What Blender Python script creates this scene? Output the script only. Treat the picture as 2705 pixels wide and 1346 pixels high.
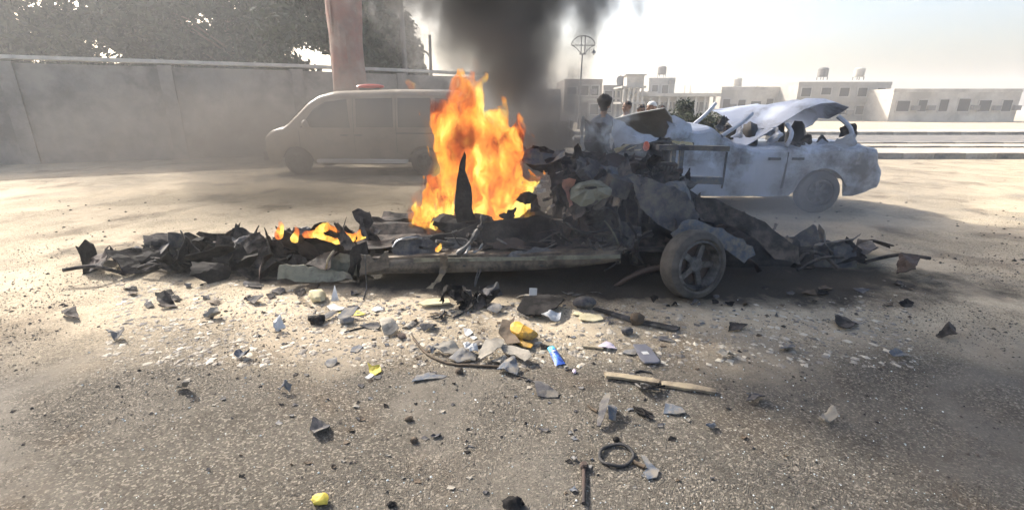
import bpy, bmesh, math, random
import numpy as np
from mathutils import Vector, Matrix, Euler, noise as mnoise

for o in list(bpy.data.objects): bpy.data.objects.remove(o)
sc = bpy.context.scene
COL = sc.collection
R = math.radians

# ------------------------------------------------------------------ camera
CAM_H, PITCH, F = 1.60, R(17.4), 1250.0        # focal length in pixels of a 2705 px wide frame
cd = bpy.data.cameras.new('camera'); cam = bpy.data.objects.new('camera', cd); COL.objects.link(cam)
cam.location = (0, 0, CAM_H); cam.rotation_euler = (R(90) - PITCH, 0, 0)
cd.sensor_fit = 'HORIZONTAL'; cd.sensor_width = 36.0; cd.lens = 36.0 * F / 2705.0
cd.clip_start = 0.05; cd.clip_end = 3000
sc.camera = cam

# ------------------------------------------------------------------ daylight
SUN_EL, SUN_AZ = R(35), R(-47)                 # azimuth from +Y towards +X: the sun stands left of and behind the fire
sdir = Vector((math.sin(SUN_AZ) * math.cos(SUN_EL), math.cos(SUN_AZ) * math.cos(SUN_EL), math.sin(SUN_EL)))
w = bpy.data.worlds.new('World'); sc.world = w; w.use_nodes = True
wn = w.node_tree; wn.nodes.clear()
sky = wn.nodes.new('ShaderNodeTexSky'); sky.sky_type = 'NISHITA'; sky.sun_disc = False
sky.sun_elevation = SUN_EL; sky.sun_rotation = SUN_AZ
sky.air_density = 1.0; sky.dust_density = 6.0; sky.ozone_density = 1.0
bg = wn.nodes.new('ShaderNodeBackground'); bg.inputs[1].default_value = 0.15
wo = wn.nodes.new('ShaderNodeOutputWorld')
wn.links.new(sky.outputs[0], bg.inputs[0]); wn.links.new(bg.outputs[0], wo.inputs[0])
sl = bpy.data.lights.new('sun', 'SUN'); sl.energy = 3.6; sl.angle = R(0.55); sl.color = (1.0, 0.95, 0.88)
sun = bpy.data.objects.new('sun', sl); COL.objects.link(sun)
sun.rotation_euler = sdir.to_track_quat('Z', 'Y').to_euler()
sc.view_settings.view_transform = 'Standard'; sc.view_settings.look = 'None'
sc.view_settings.gamma = 1.0; sc.view_settings.use_curve_mapping = False
sc.view_settings.exposure = 1.2

sc.render.engine = 'CYCLES'
cy = sc.cycles
cy.max_bounces = 4; cy.diffuse_bounces = 2; cy.glossy_bounces = 2; cy.transmission_bounces = 3
cy.volume_bounces = 1; cy.transparent_max_bounces = 8
cy.use_denoising = True
try: cy.denoiser = 'OPENIMAGEDENOISE'
except Exception: pass
cy.use_adaptive_sampling = True; cy.adaptive_threshold = 0.04
cy.volume_step_rate = 1.0; cy.volume_max_steps = 256
cy.caustics_reflective = False; cy.caustics_refractive = False

# ------------------------------------------------------------------ helpers
cp, sp = math.cos(PITCH), math.sin(PITCH)
K = 2705.0 / 2576.0
def D(dx, dy, y=None, z=None):
    """a point of the place seen at (dx, dy) of the 2576 px wide view, on the plane y= or z="""
    u = (dx * K - 1352.5) / F; v = (673.0 - dy * K) / F
    d = Vector((u, cp + v * sp, -sp + v * cp))
    t = (y / d.y) if y is not None else ((z - CAM_H) / d.z)
    return Vector((0, 0, CAM_H)) + d * t
def fb(x, y, z=0.0, oct=4):
    return mnoise.fractal(Vector((x, y, z)), 1.0, 2.0, oct)

def mat(name, c1, c2=None, scale=8.0, rough=0.7, metal=0.0, bump=0.0, bscale=None, c3=None, scale3=3.0, amt3=0.5, spec=0.4, detail=6, island=False):
    m = bpy.data.materials.new(name); m.use_nodes = True
    nt = m.node_tree; N = nt.nodes; L = nt.links
    b = N['Principled BSDF']; b.inputs['Roughness'].default_value = rough; b.inputs['Metallic'].default_value = metal
    b.inputs['Specular IOR Level'].default_value = spec
    tc = N.new('ShaderNodeTexCoord'); co = tc.outputs['Object']
    def nz(s, d=detail, r=0.6):
        n = N.new('ShaderNodeTexNoise'); n.inputs['Scale'].default_value = s; n.inputs['Detail'].default_value = d
        n.inputs['Roughness'].default_value = r; L.new(co, n.inputs['Vector']); return n.outputs['Fac']
    def ramp(src, stops):
        r = N.new('ShaderNodeValToRGB'); e = r.color_ramp.elements
        for i, (p, c) in enumerate(stops):
            el = e[i] if i < 2 else e.new(p)
            el.position = p; el.color = (c[0], c[1], c[2], 1)
        L.new(src, r.inputs[0]); return r.outputs[0]
    c2 = c2 or tuple(v * 0.6 for v in c1)
    if island:
        g = N.new('ShaderNodeNewGeometry'); src = g.outputs['Random Per Island']
        col = ramp(src, [(0.1, c2), (0.9, c1)])
    else:
        col = ramp(nz(scale), [(0.35, c2), (0.65, c1)])
    if c3:
        mx = N.new('ShaderNodeMix'); mx.data_type = 'RGBA'
        f = ramp(nz(scale3, 8, 0.7), [(0.5 - 0.25 * amt3 + 0.02, (0, 0, 0)), (0.62 - 0.2 * amt3 + 0.06, (1, 1, 1))])
        L.new(f, mx.inputs[0]); L.new(col, mx.inputs[6]); mx.inputs[7].default_value = (*c3, 1); col = mx.outputs[2]
    L.new(col, b.inputs['Base Color'])
    if bump:
        bp = N.new('ShaderNodeBump'); bp.inputs['Strength'].default_value = bump; bp.inputs['Distance'].default_value = 0.02
        L.new(nz(bscale or scale * 3, 6, 0.65), bp.inputs['Height']); L.new(bp.outputs[0], b.inputs['Normal'])
    return m

WL = {}                                        # world location of every object
def link(o, parent=None, loc=(0, 0, 0)):
    COL.objects.link(o); loc = Vector(loc); WL[o.name] = loc
    if parent is not None:
        o.parent = parent; o.location = loc - WL[parent.name]
    else: o.location = loc
    return o
def thing(name, label, cat, loc, group=None, kind=None):
    o = bpy.data.objects.new(name, None); o.empty_display_size = 0.2; link(o, None, loc)
    tag(o, label, cat, group, kind); return o
def tag(o, label=None, cat=None, group=None, kind=None):
    if label: o['label'] = label
    if cat: o['category'] = cat
    if group: o['group'] = group
    if kind: o['kind'] = kind
    return o

class MB:
    def __init__(s): s.v = []; s.f = []; s.mi = []
    def add(s, vs, fs, M=None, mi=0):
        b = len(s.v)
        for p in vs: s.v.append(M @ Vector(p) if M is not None else Vector(p))
        for f in fs: s.f.append(tuple(i + b for i in f)); s.mi.append(mi)
        return s
    def box(s, c, size, M=None, rot=None, mi=0):
        x, y, z = (q / 2 for q in size)
        vs = [(-x,-y,-z),(x,-y,-z),(x,y,-z),(-x,y,-z),(-x,-y,z),(x,-y,z),(x,y,z),(-x,y,z)]
        T = Matrix.Translation(Vector(c)) @ (Euler(rot).to_matrix().to_4x4() if rot else Matrix())
        if M is not None: T = M @ T
        return s.add(vs, [(0,3,2,1),(4,5,6,7),(0,1,5,4),(1,2,6,5),(2,3,7,6),(3,0,4,7)], T, mi)
    def tube(s, path, rad, n=8, cap=True, closed=False, mi=0):
        P = [Vector(p) for p in path]; m = len(P)
        rr = rad if isinstance(rad, (list, tuple)) else [rad] * m
        base = len(s.v); prev = None
        for i in range(m):
            t = (P[(i+1) % m] - P[i-1]) if (closed or 0 < i < m-1) else (P[1]-P[0] if i == 0 else P[-1]-P[-2])
            if t.length < 1e-9: t = Vector((0,0,1))
            t.normalize()
            a = prev if prev is not None else (Vector((0,0,1)) if abs(t.z) < 0.9 else Vector((1,0,0)))
            a = (a - t * a.dot(t));  a = a.normalized() if a.length > 1e-6 else t.orthogonal().normalized()
            prev = a; b = t.cross(a)
            for k in range(n):
                q = 2 * math.pi * k / n
                s.v.append(P[i] + (a * math.cos(q) + b * math.sin(q)) * rr[i])
        for i in range(m if closed else m-1):
            for k in range(n):
                i2 = (i+1) % m; k2 = (k+1) % n
                s.f.append((base+i*n+k, base+i2*n+k, base+i2*n+k2, base+i*n+k2)); s.mi.append(mi)
        if cap and not closed:
            s.f.append(tuple(base+k for k in range(n))[::-1]); s.mi.append(mi)
            s.f.append(tuple(base+(m-1)*n+k for k in range(n))); s.mi.append(mi)
        return s
    def lathe(s, prof, n=32, M=None, mi=0, closed=True):
        """prof: (radius, height) ring profile round local z"""
        vs = []; fs = []; m = len(prof)
        for (r, h) in prof:
            for k in range(n):
                q = 2*math.pi*k/n; vs.append((r*math.cos(q), r*math.sin(q), h))
        for i in range(m if closed else m-1):
            for k in range(n):
                i2 = (i+1) % m; k2 = (k+1) % n
                fs.append((i*n+k, i*n+k2, i2*n+k2, i2*n+k))
        return s.add(vs, fs, M, mi)
    def ball(s, c, r, n=10, m=7, jit=0.0, seed=0, rot=None):
        rx, ry, rz = r if isinstance(r, (tuple, list)) else (r, r, r)
        vs = [(0,0,-rz)]; fs = []
        rnd = random.Random(seed)
        for i in range(1, m):
            a = -math.pi/2 + math.pi*i/m
            for k in range(n):
                q = 2*math.pi*k/n; j = 1 + jit*1.6*fb(math.cos(a)*math.cos(q)*1.7+seed*3.1, math.cos(a)*math.sin(q)*1.7, math.sin(a)*1.7, 3)
                vs.append((rx*math.cos(a)*math.cos(q)*j, ry*math.cos(a)*math.sin(q)*j, rz*math.sin(a)*j))
        vs.append((0,0,rz)); T = len(vs)-1
        for k in range(n): fs.append((0, 1+(k+1)%n, 1+k)); fs.append((T, T-n+k, T-n+(k+1)%n))
        for i in range(m-2):
            for k in range(n):
                a = 1+i*n+k; b = 1+i*n+(k+1)%n; fs.append((a, b, b+n, a+n))
        M = Matrix.Translation(Vector(c)) @ (Euler(rot).to_matrix().to_4x4() if rot else Matrix())
        return s.add(vs, fs, M)
    def shard(s, outline, thick=0.004, amp=0.01, seed=0, M=None, rings=4, folds=3, sub=0.0, jag=0.04, hole=None):
        """a bent, torn plate: 2-D outline filled with rings, creased, with real thickness"""
        rnd = random.Random(seed); pts = []
        cx = sum(p[0] for p in outline)/len(outline); cyy = sum(p[1] for p in outline)/len(outline)
        per = sum(math.dist(outline[i], outline[i-1]) for i in range(len(outline)))
        size = per/4; step = sub or per/26
        for i in range(len(outline)):
            a = outline[i]; b = outline[(i+1) % len(outline)]
            n = max(1, int(round(math.dist(a, b)/step)))
            for k in range(n):
                t = k/n; j = 0 if k == 0 else 1
                pts.append((a[0]+(b[0]-a[0])*t + j*rnd.gauss(0, jag*size*0.5), a[1]+(b[1]-a[1])*t + j*rnd.gauss(0, jag*size*0.5)))
        cr = []
        for _ in range(folds):
            q = rnd.random()*math.pi*2; cr.append((math.cos(q), math.sin(q), rnd.uniform(-.3, .3)*size, rnd.uniform(-1, 1)*amp/size*2))
        ox, oy = rnd.uniform(0, 50), rnd.uniform(0, 50)
        def zz(x, y):
            z = sum(k*abs(x*a+y*b-c) for a, b, c, k in cr)
            return z + amp*0.45*fb(x/size*2.2+ox, y/size*2.2+oy, 0, 3)
        n = len(pts); vs = []
        r0 = 0.0 if hole is None else hole
        ks = [r0 + (1-r0)*k/rings for k in range(0 if hole is not None else 1, rings+1)]
        grid = []
        for k in ks:
            for (x, y) in pts: grid.append(((x-cx)*k, (y-cyy)*k))
        if hole is None: grid.append((0, 0))
        z0 = [zz(*g) for g in grid]; zm = sum(z0)/len(z0)
        top = [(g[0]+cx, g[1]+cyy, z-zm+thick/2) for g, z in zip(grid, z0)]
        bot = [(g[0]+cx, g[1]+cyy, z-zm-thick/2) for g, z in zip(grid, z0)]
        m = len(top); fs = []; nr = len(ks)
        for i in range(nr-1):
            for k in range(n):
                a, b = i*n+k, i*n+(k+1)%n; c, d = b+n, a+n
                fs += [(a, d, c, b), (m+a, m+b, m+c, m+d)]
        if hole is None:
            for k in range(n):
                a, b = k, (k+1)%n; fs += [(m-1, a, b), (2*m-1, m+b, m+a)]
        else:
            for k in range(n):
                a, b = k, (k+1)%n; fs.append((a, b, m+b, m+a))
        e = (nr-1)*n
        for k in range(n):
            a, b = e+k, e+(k+1)%n; fs.append((a, m+a, m+b, b))
        return s.add(top+bot, fs, M)
    def build(s, name, material, parent=None, smooth=None, origin=None):
        me = bpy.data.meshes.new(name)
        V = np.array([tuple(p) for p in s.v], dtype=float)
        lo, hi = V.min(0), V.max(0)
        loc = Vector(origin) if origin is not None else Vector(((lo[0]+hi[0])/2, (lo[1]+hi[1])/2, lo[2]))
        V = V - np.array(loc)
        me.from_pydata(V.tolist(), [], s.f); me.update()
        ms = material if isinstance(material, (list, tuple)) else [material]
        for mm in ms: me.materials.append(mm)
        if len(ms) > 1: me.polygons.foreach_set('material_index', s.mi)
        bm = bmesh.new(); bm.from_mesh(me); bmesh.ops.recalc_face_normals(bm, faces=bm.faces[:]); bm.to_mesh(me); bm.free()
        if smooth:
            me.polygons.foreach_set('use_smooth', [True]*len(me.polygons))
            try: me.set_sharp_from_angle(angle=R(smooth))
            except Exception: pass
        o = bpy.data.objects.new(name, me); return link(o, parent, loc)

def rect(w, h): return [(-w/2, -h/2), (w/2, -h/2), (w/2, h/2), (-w/2, h/2)]
def T(loc, rot=(0, 0, 0)): return Matrix.Translation(Vector(loc)) @ Euler(tuple(R(a) for a in rot)).to_matrix().to_4x4()
def spline(pts, n=6):
    P = [Vector(p) for p in pts]; out = []
    for i in range(len(P)-1):
        p0, p1, p2, p3 = P[max(i-1, 0)], P[i], P[i+1], P[min(i+2, len(P)-1)]
        for k in range(n):
            t = k/n
            out.append(0.5*((2*p1)+(p2-p0)*t+(2*p0-5*p1+4*p2-p3)*t*t+(3*p1-p0-3*p2+p3)*t**3))
    out.append(P[-1]); return out

# ------------------------------------------------------------------ materials
M_char   = mat('charred_metal', (.045,.041,.04), (.012,.012,.012), 9, .8, 0, .5, 30, (.12,.10,.085), 5, .32, .2)
M_soot   = mat('soot_black', (.022,.021,.021), (.008,.008,.008), 12, .9, 0, .5, 40, (.05,.045,.042), 4, .25, .12)
M_rust   = mat('burnt_rust', (.12,.075,.055), (.05,.035,.03), 8, .8, .1, .4, 30, (.03,.028,.028), 4, .5)
M_ash    = mat('ash_grey_metal', (.22,.21,.20), (.09,.088,.085), 9, .6, .35, .3, 40, (.03,.03,.03), 4, .45)
M_tan    = mat('dusty_tan_paint', (.23,.185,.135), (.15,.12,.09), 6, .6, 0, .15, 40, (.045,.04,.035), 5, .45)
M_olive  = mat('dusty_olive_paint', (.26,.255,.19), (.18,.175,.13), 6, .55, 0, .1, 40, (.09,.08,.06), 5, .22)
M_steel  = mat('bare_steel', (.42,.43,.44), (.25,.26,.27), 14, .38, .85, .15, 60)
M_white  = mat('dusty_white_paint', (.60,.60,.58), (.46,.46,.45), 5, .4, 0, .1, 40, (.30,.28,.25), 4, .15)
M_bluewh = mat('cool_white_paint', (.48,.53,.62), (.40,.44,.52), 1.4, .4, 0, .08, 40, (.12,.115,.11), 1.1, .22)
M_greypl = mat('grey_plastic', (.17,.175,.185), (.11,.115,.122), 10, .8, 0, .2, 60, (.24,.215,.175), 14, .4, .2)
M_bluegr = mat('blue_grey_plastic', (.115,.135,.165), (.075,.088,.11), 10, .8, 0, .2, 60, (.20,.18,.15), 14, .35, .2)
M_dkgrey = mat('dark_grey_plastic', (.09,.09,.10), (.05,.05,.055), 10, .8, 0, .25, 60, (.16,.145,.12), 9, .3, .15)
M_black  = mat('black_rubber', (.035,.034,.034), (.018,.018,.018), 12, .7, 0, .3, 60)
M_tyre   = mat('dusty_tyre', (.11,.10,.088), (.045,.042,.04), 7, .9, 0, .4, 50)
M_pale   = mat('pale_broken_plastic', (.34,.315,.265), (.24,.22,.185), 9, .75, 0, .25, 50, (.2,.18,.15), 6, .3, .2)
M_cream  = mat('cream_foam', (.62,.55,.36), (.48,.42,.25), 12, .85, 0, .4, 50)
M_yellow = mat('yellow_plastic', (.78,.44,.045), (.60,.31,.03), 9, .6, 0, .3, 40, (.25,.16,.06), 7, .25)
M_yel2   = mat('lemon_plastic', (.62,.50,.07), (.45,.36,.05), 9, .6, 0, .3, 40)
M_brown  = mat('brown_scorched', (.12,.085,.055), (.06,.045,.03), 9, .8, 0, .4, 40)
M_wood   = mat('weathered_strip', (.40,.335,.23), (.28,.23,.15), 7, .7, 0, .3, 40, (.13,.10,.07), 5, .25)
M_salmon = mat('scorched_salmon', (.40,.20,.15), (.22,.12,.09), 9, .8, 0, .4, 40)
M_glass  = mat('dark_window', (.03,.04,.042), (.02,.026,.028), 3, .12, 0, 0, None, None, 3, .5, .6)
M_chip   = mat('debris_mix', (.40,.36,.29), (.03,.03,.03), 5, .75, 0, .2, 60, island=True)
# ------------------------------------------------------------------ ground
def ground_mat():
    m = bpy.data.materials.new('sandy_gravel'); m.use_nodes = True
    nt = m.node_tree; N = nt.nodes; L = nt.links; b = N['Principled BSDF']
    b.inputs['Roughness'].default_value = .95; b.inputs['Specular IOR Level'].default_value = .15
    tc = N.new('ShaderNodeTexCoord'); co = tc.outputs['Object']
    def nz(s, d=6, r=.6, dist=0):
        n = N.new('ShaderNodeTexNoise'); n.inputs['Scale'].default_value = s; n.inputs['Detail'].default_value = d
        n.inputs['Roughness'].default_value = r; n.inputs['Distortion'].default_value = dist; L.new(co, n.inputs['Vector']); return n.outputs['Fac']
    def ramp(src, stops):
        r = N.new('ShaderNodeValToRGB'); e = r.color_ramp.elements
        for i, (p, c) in enumerate(stops):
            el = e[i] if i < 2 else e.new(p); el.position = p; el.color = (c[0], c[1], c[2], 1)
        L.new(src, r.inputs[0]); return r.outputs[0]
    def mix(f, a, bb, mode='MIX'):
        x = N.new('ShaderNodeMix'); x.data_type = 'RGBA'; x.blend_type = mode
        if isinstance(f, float): x.inputs[0].default_value = f
        else: L.new(f, x.inputs[0])
        for s, q in ((6, a), (7, bb)):
            if isinstance(q, tuple): x.inputs[s].default_value = (*q, 1)
            else: L.new(q, x.inputs[s])
        return x.outputs[2]
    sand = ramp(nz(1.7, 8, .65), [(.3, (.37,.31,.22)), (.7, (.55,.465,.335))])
    near_tone = ramp(nz(2.6, 8, .7), [(.3, (.085,.076,.062)), (.7, (.140,.126,.104))])
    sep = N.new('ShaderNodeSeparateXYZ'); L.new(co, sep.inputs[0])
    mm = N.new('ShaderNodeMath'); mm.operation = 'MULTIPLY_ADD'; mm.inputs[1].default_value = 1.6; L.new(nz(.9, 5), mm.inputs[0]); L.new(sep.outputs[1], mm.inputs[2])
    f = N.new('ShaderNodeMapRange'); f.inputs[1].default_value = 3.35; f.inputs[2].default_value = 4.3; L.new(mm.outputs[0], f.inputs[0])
    col = mix(f.outputs[0], near_tone, sand)  # darker, greyer tone near the camera, sand farther off
    # brown stained patches and pale dusty ones
    col = mix(ramp(nz(1.1, 6, .6, .4), [(.53, (0,0,0)), (.66, (.6,.6,.6))]), col, (.105,.078,.053))
    col = mix(ramp(nz(.75, 4, .5, .2), [(.58, (0,0,0)), (.72, (.55,.55,.55))]), col, (.215,.205,.185))
    # the grains of crushed stone
    vor = N.new('ShaderNodeTexVoronoi'); vor.inputs['Scale'].default_value = 115; L.new(co, vor.inputs['Vector'])
    sp_ = N.new('ShaderNodeSeparateColor'); L.new(vor.outputs['Color'], sp_.inputs[0])
    col = mix(ramp(sp_.outputs[0], [(.0, (.0,.0,.0)), (.72, (0,0,0)), (.9, (.55,.55,.55))]), col, (.36,.32,.26))
    col = mix(ramp(sp_.outputs[1], [(.78, (0,0,0)), (.95, (.55,.55,.55))]), col, (.05,.043,.036))
    col = mix(.55, col, ramp(nz(42, 5, .75), [(.3, (.28,.28,.28)), (.7, (.95,.95,.95))]), 'OVERLAY')
    # fine dust lying over the grains in patches
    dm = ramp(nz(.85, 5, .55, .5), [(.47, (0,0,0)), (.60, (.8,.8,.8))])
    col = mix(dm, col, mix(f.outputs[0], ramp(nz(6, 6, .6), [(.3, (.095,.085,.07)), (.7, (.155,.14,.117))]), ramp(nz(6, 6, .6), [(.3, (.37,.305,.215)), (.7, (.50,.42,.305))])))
    # soot burnt into the ground under and beside the wreck, drawn forward with a ragged edge to paint in the wreck's shadow
    def M_(op, a, b_=None, c=None):
        q = N.new('ShaderNodeMath'); q.operation = op
        for i, v in enumerate((a, b_, c)):
            if v is None: continue
            if isinstance(v, (int, float)): q.inputs[i].default_value = v
            else: L.new(v, q.inputs[i])
        return q.outputs[0]
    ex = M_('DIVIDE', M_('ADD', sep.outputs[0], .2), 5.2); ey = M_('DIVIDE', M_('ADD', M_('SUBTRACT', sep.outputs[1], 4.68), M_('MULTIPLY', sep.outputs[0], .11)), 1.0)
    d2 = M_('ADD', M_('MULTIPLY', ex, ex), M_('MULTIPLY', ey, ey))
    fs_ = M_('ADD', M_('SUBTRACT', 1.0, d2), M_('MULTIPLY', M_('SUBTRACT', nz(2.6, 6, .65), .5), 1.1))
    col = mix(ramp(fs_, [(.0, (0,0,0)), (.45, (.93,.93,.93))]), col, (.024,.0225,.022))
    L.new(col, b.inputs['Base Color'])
    v2 = N.new('ShaderNodeTexVoronoi'); v2.inputs['Scale'].default_value = 150; L.new(co, v2.inputs['Vector'])
    ad = N.new('ShaderNodeMath'); ad.operation = 'MULTIPLY_ADD'; ad.inputs[1].default_value = -.7
    L.new(v2.outputs['Distance'], ad.inputs[0]); L.new(nz(30, 6, .7), ad.inputs[2])
    bp = N.new('ShaderNodeBump'); mb_ = N.new('ShaderNodeMapRange'); mb_.inputs[3].default_value = .85; mb_.inputs[4].default_value = .15; L.new(dm, mb_.inputs[0]); L.new(mb_.outputs[0], bp.inputs['Strength']); bp.inputs['Distance'].default_value = .02
    L.new(ad.outputs[0], bp.inputs['Height']); L.new(bp.outputs[0], b.inputs['Normal'])
    return m
def gz(x, y):
    d = math.hypot(x, y)
    k = 1.0 if d < 9 else max(0.0, 1 - (d - 9) / 4)
    if k <= 0: return 0.0
    return k * (.016 * fb(x * 1.1, y * 1.1, 3, 3) + .006 * fb(x * 5, y * 5, 7, 3))
def graded(dense_lo, dense_hi, step, lo, hi):
    a = list(np.arange(dense_lo, dense_hi + 1e-6, step))
    s = step; p = a[-1]
    while p < hi: s *= 1.28; p += s; a.append(p)
    s = step; p = a[0]; pre = []
    while p > lo: s *= 1.28; p -= s; pre.append(p)
    return pre[::-1] + a
gx = graded(-6, 6, .055, -1500, 1500); gy = graded(.6, 8.0, .05, -1500, 1500)
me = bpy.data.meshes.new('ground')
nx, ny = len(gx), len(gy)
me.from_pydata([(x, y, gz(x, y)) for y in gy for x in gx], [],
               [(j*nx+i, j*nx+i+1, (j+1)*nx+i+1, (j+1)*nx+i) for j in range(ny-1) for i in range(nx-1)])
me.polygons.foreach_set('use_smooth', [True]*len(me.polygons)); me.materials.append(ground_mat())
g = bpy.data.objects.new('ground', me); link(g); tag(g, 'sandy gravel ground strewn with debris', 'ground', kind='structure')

# loose crushed stone, nobody could count it
rng = np.random.default_rng(5)
def scatter_stones(name, n, label, material, smin, smax, yr, flat, seed, xw=1.25, bias=1.6):
    rg = np.random.default_rng(seed)
    y = yr[0] + (yr[1]-yr[0]) * rg.random(n)**bias
    x = (rg.random(n)*2-1) * (xw*y + .6)
    if True:
        so = ((x+.2)/4.6)**2+((y-4.68+.11*x)/1.0)**2
        keep = (so > rg.uniform(.65, 1.3, n)) & ((np.array([fb(a*.8+4, b_*.8, 9, 3) for a, b_ in zip(x, y)]) > rg.uniform(-.35, .12, n)) | (xw < 1))
        x, y = x[keep], y[keep]; n = len(x)
    s = smin * (smax/smin)**(rg.random(n)**2.2)
    if xw > 1: s = s*np.clip(y/3.0, .45, 1.25)
    octa = np.array([(1,0,0),(-1,0,0),(0,1,0),(0,-1,0),(0,0,1),(0,0,-1)], float)
    fo = [(0,2,4),(2,1,4),(1,3,4),(3,0,4),(2,0,5),(1,2,5),(3,1,5),(0,3,5)]
    V = octa[None]*(1+.55*(rg.random((n,6,3))-.5)) + .35*(rg.random((n,6,3))-.5)
    V *= s[:,None,None]; V[:,:,2] *= flat
    a = rg.random(n)*6.283; ca, sa = np.cos(a)[:,None], np.sin(a)[:,None]
    X = V[:,:,0]*ca - V[:,:,1]*sa; Y = V[:,:,0]*sa + V[:,:,1]*ca
    gzv = np.array([gz(px, py) for px, py in zip(x, y)])
    P = np.stack([X+x[:,None], Y+y[:,None], V[:,:,2]+(gzv+s*flat*.35)[:,None]], 2).reshape(-1, 3)
    F_ = (np.array(fo)[None]+np.arange(n)[:,None,None]*6).reshape(-1, 3)
    me = bpy.data.meshes.new(name); me.from_pydata(P.tolist(), [], F_.tolist()); me.materials.append(material)
    o = bpy.data.objects.new(name, me); link(o); tag(o, label, 'gravel', kind='stuff'); return o
M_stone = mat('crushed_stone', (.20,.182,.15), (.085,.076,.063), 5, .9, 0, .2, 60, island=True)
scatter_stones('gravel', 42000, 'loose crushed stones covering the whole foreground', M_stone, .0025, .008, (1.2, 5.5), .75, 11)
M_grit = mat('dark_grit', (.10,.085,.07), (.02,.02,.02), 5, .9, 0, .2, 60, island=True)
scatter_stones('dark_grit', 3400, 'dark soot crumbs and bits scattered over the gravel', M_grit, .005, .02, (1.2, 8.5), .6, 12)
M_flake = mat('pale_flakes', (.50,.45,.36), (.12,.11,.10), 5, .8, 0, .1, 60, island=True)
scatter_stones('plastic_flakes', 6500, 'thin pale flakes of shattered plastic in front of the wreck', M_flake, .006, .03, (2.7, 4.3), .25, 13, .75, 1.0)

M_crumb = mat('glass_crumbs', (.75,.80,.78), (.35,.42,.42), 5, .15, 0, 0, island=True)
scatter_stones('glass_crumbs', 1300, 'glittering crumbs of shattered glass over the gravel', M_crumb, .003, .007, (1.5, 4.3), .8, 21, .8, 1.0)
# ------------------------------------------------------------------ street beyond
M_road = mat('asphalt', (.15,.145,.14), (.11,.105,.10), 5, .85, 0, .3, 40, (.22,.20,.17), 2, .3)
M_pave = mat('pale_paving', (.52,.46,.36), (.42,.37,.28), 3, .85, 0, .2, 30)
M_kerbl = mat('kerb_white', (.50,.46,.39), (.34,.31,.27), 5, .8, 0, .2, 20, (.25,.22,.18), 2, .4)
M_kerbd = mat('kerb_dark', (.22,.205,.18), (.13,.12,.11), 5, .8, 0, .2, 20, (.30,.27,.22), 2, .4)
def sheet(name, x0, x1, y0, y1, z, m, label):
    o = MB().add([(x0,y0,z),(x1,y0,z),(x1,y1,z),(x0,y1,z)], [(0,1,2,3)]).build(name, m)
    return tag(o, label, name.split('_')[0], kind='structure')
sheet('road', -30, 120, 20.6, 28.6, .004, M_road, 'asphalt road running across behind the wrecks')
def slab(name, x0, x1, y0, y1, h, label):
    o = MB().box(((x0+x1)/2, (y0+y1)/2, h/2-.05), (x1-x0, y1-y0, h+.1)).build(name, M_pave); return tag(o, label, 'pavement', kind='structure')
pv1 = slab('pavement', -.5, 90, 15.6, 18.2, .12, 'pale paved strip nearest behind the wrecks')
pv2 = slab('pavement', -.5, 90, 18.9, 20.2, .12, 'pale paved strip at the near edge of the road')
pv3 = slab('pavement', -30, 120, 29.0, 33, .12, 'pale paved strip on the far side of the road')
kb = MB().box((1,0,0), (.98,.22,.20)).build('kerb_stone', M_kerbl, pv1, origin=(1,0,-.1))
kbd = bpy.data.meshes.new_from_object(kb); kbd.materials.clear(); kbd.materials.append(M_kerbd)
kmesh = kb.data; bpy.data.objects.remove(kb)
for pv, y, x0, n in ((pv1, 15.48, 0, 22), (pv1, 18.32, 0, 22), (pv2, 20.32, 0, 24), (pv3, 28.88, -2, 34)):
    for i in range(n):
        o = bpy.data.objects.new('kerb_stone', kmesh if i % 2 else kbd); link(o, pv, (x0+i*1.0, y, -.02))

# ------------------------------------------------------------------ compound wall behind the van
def wall_seg(p0, p1, h, name, label):
    root = thing(name, label, 'wall', (*p0, 0))
    a, b = Vector((*p0, 0)), Vector((*p1, 0)); d = b-a; ang = math.atan2(d.y, d.x); Mx = Matrix.Translation(a) @ Matrix.Rotation(ang, 4, 'Z'); Lh = d.length
    MB().box((Lh/2, 0, h/2-.1), (Lh, .22, h-.2+.2), Mx).build('wall_body', M_wall, root)
    MB().box((Lh/2, 0, h+.05), (Lh+.02, .34, .10), Mx).build('coping', M_cope, root)
    n = int(Lh/3.2)
    for i in range(n+1): MB().box((i*Lh/max(n,1), -.03, h/2-.03), (.36, .34, h-.06), Mx).build('pier', M_wall, root)
M_wall = mat('grey_render_wall', (.22,.215,.20), (.13,.125,.118), .9, .9, 0, .4, 14, (.30,.28,.25), .8, .4)
M_cope = mat('pale_coping', (.55,.54,.50), (.42,.41,.38), 4, .8)
wall_seg((-24, 9.5), (-7.3, 17.1), 2.85, 'compound_wall', 'grey compound wall running left beyond the van')
wall_seg((-7.3, 17.1), (-1.2, 21.2), 2.85, 'compound_wall', 'grey compound wall with pale coping between van and conifers')

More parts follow.
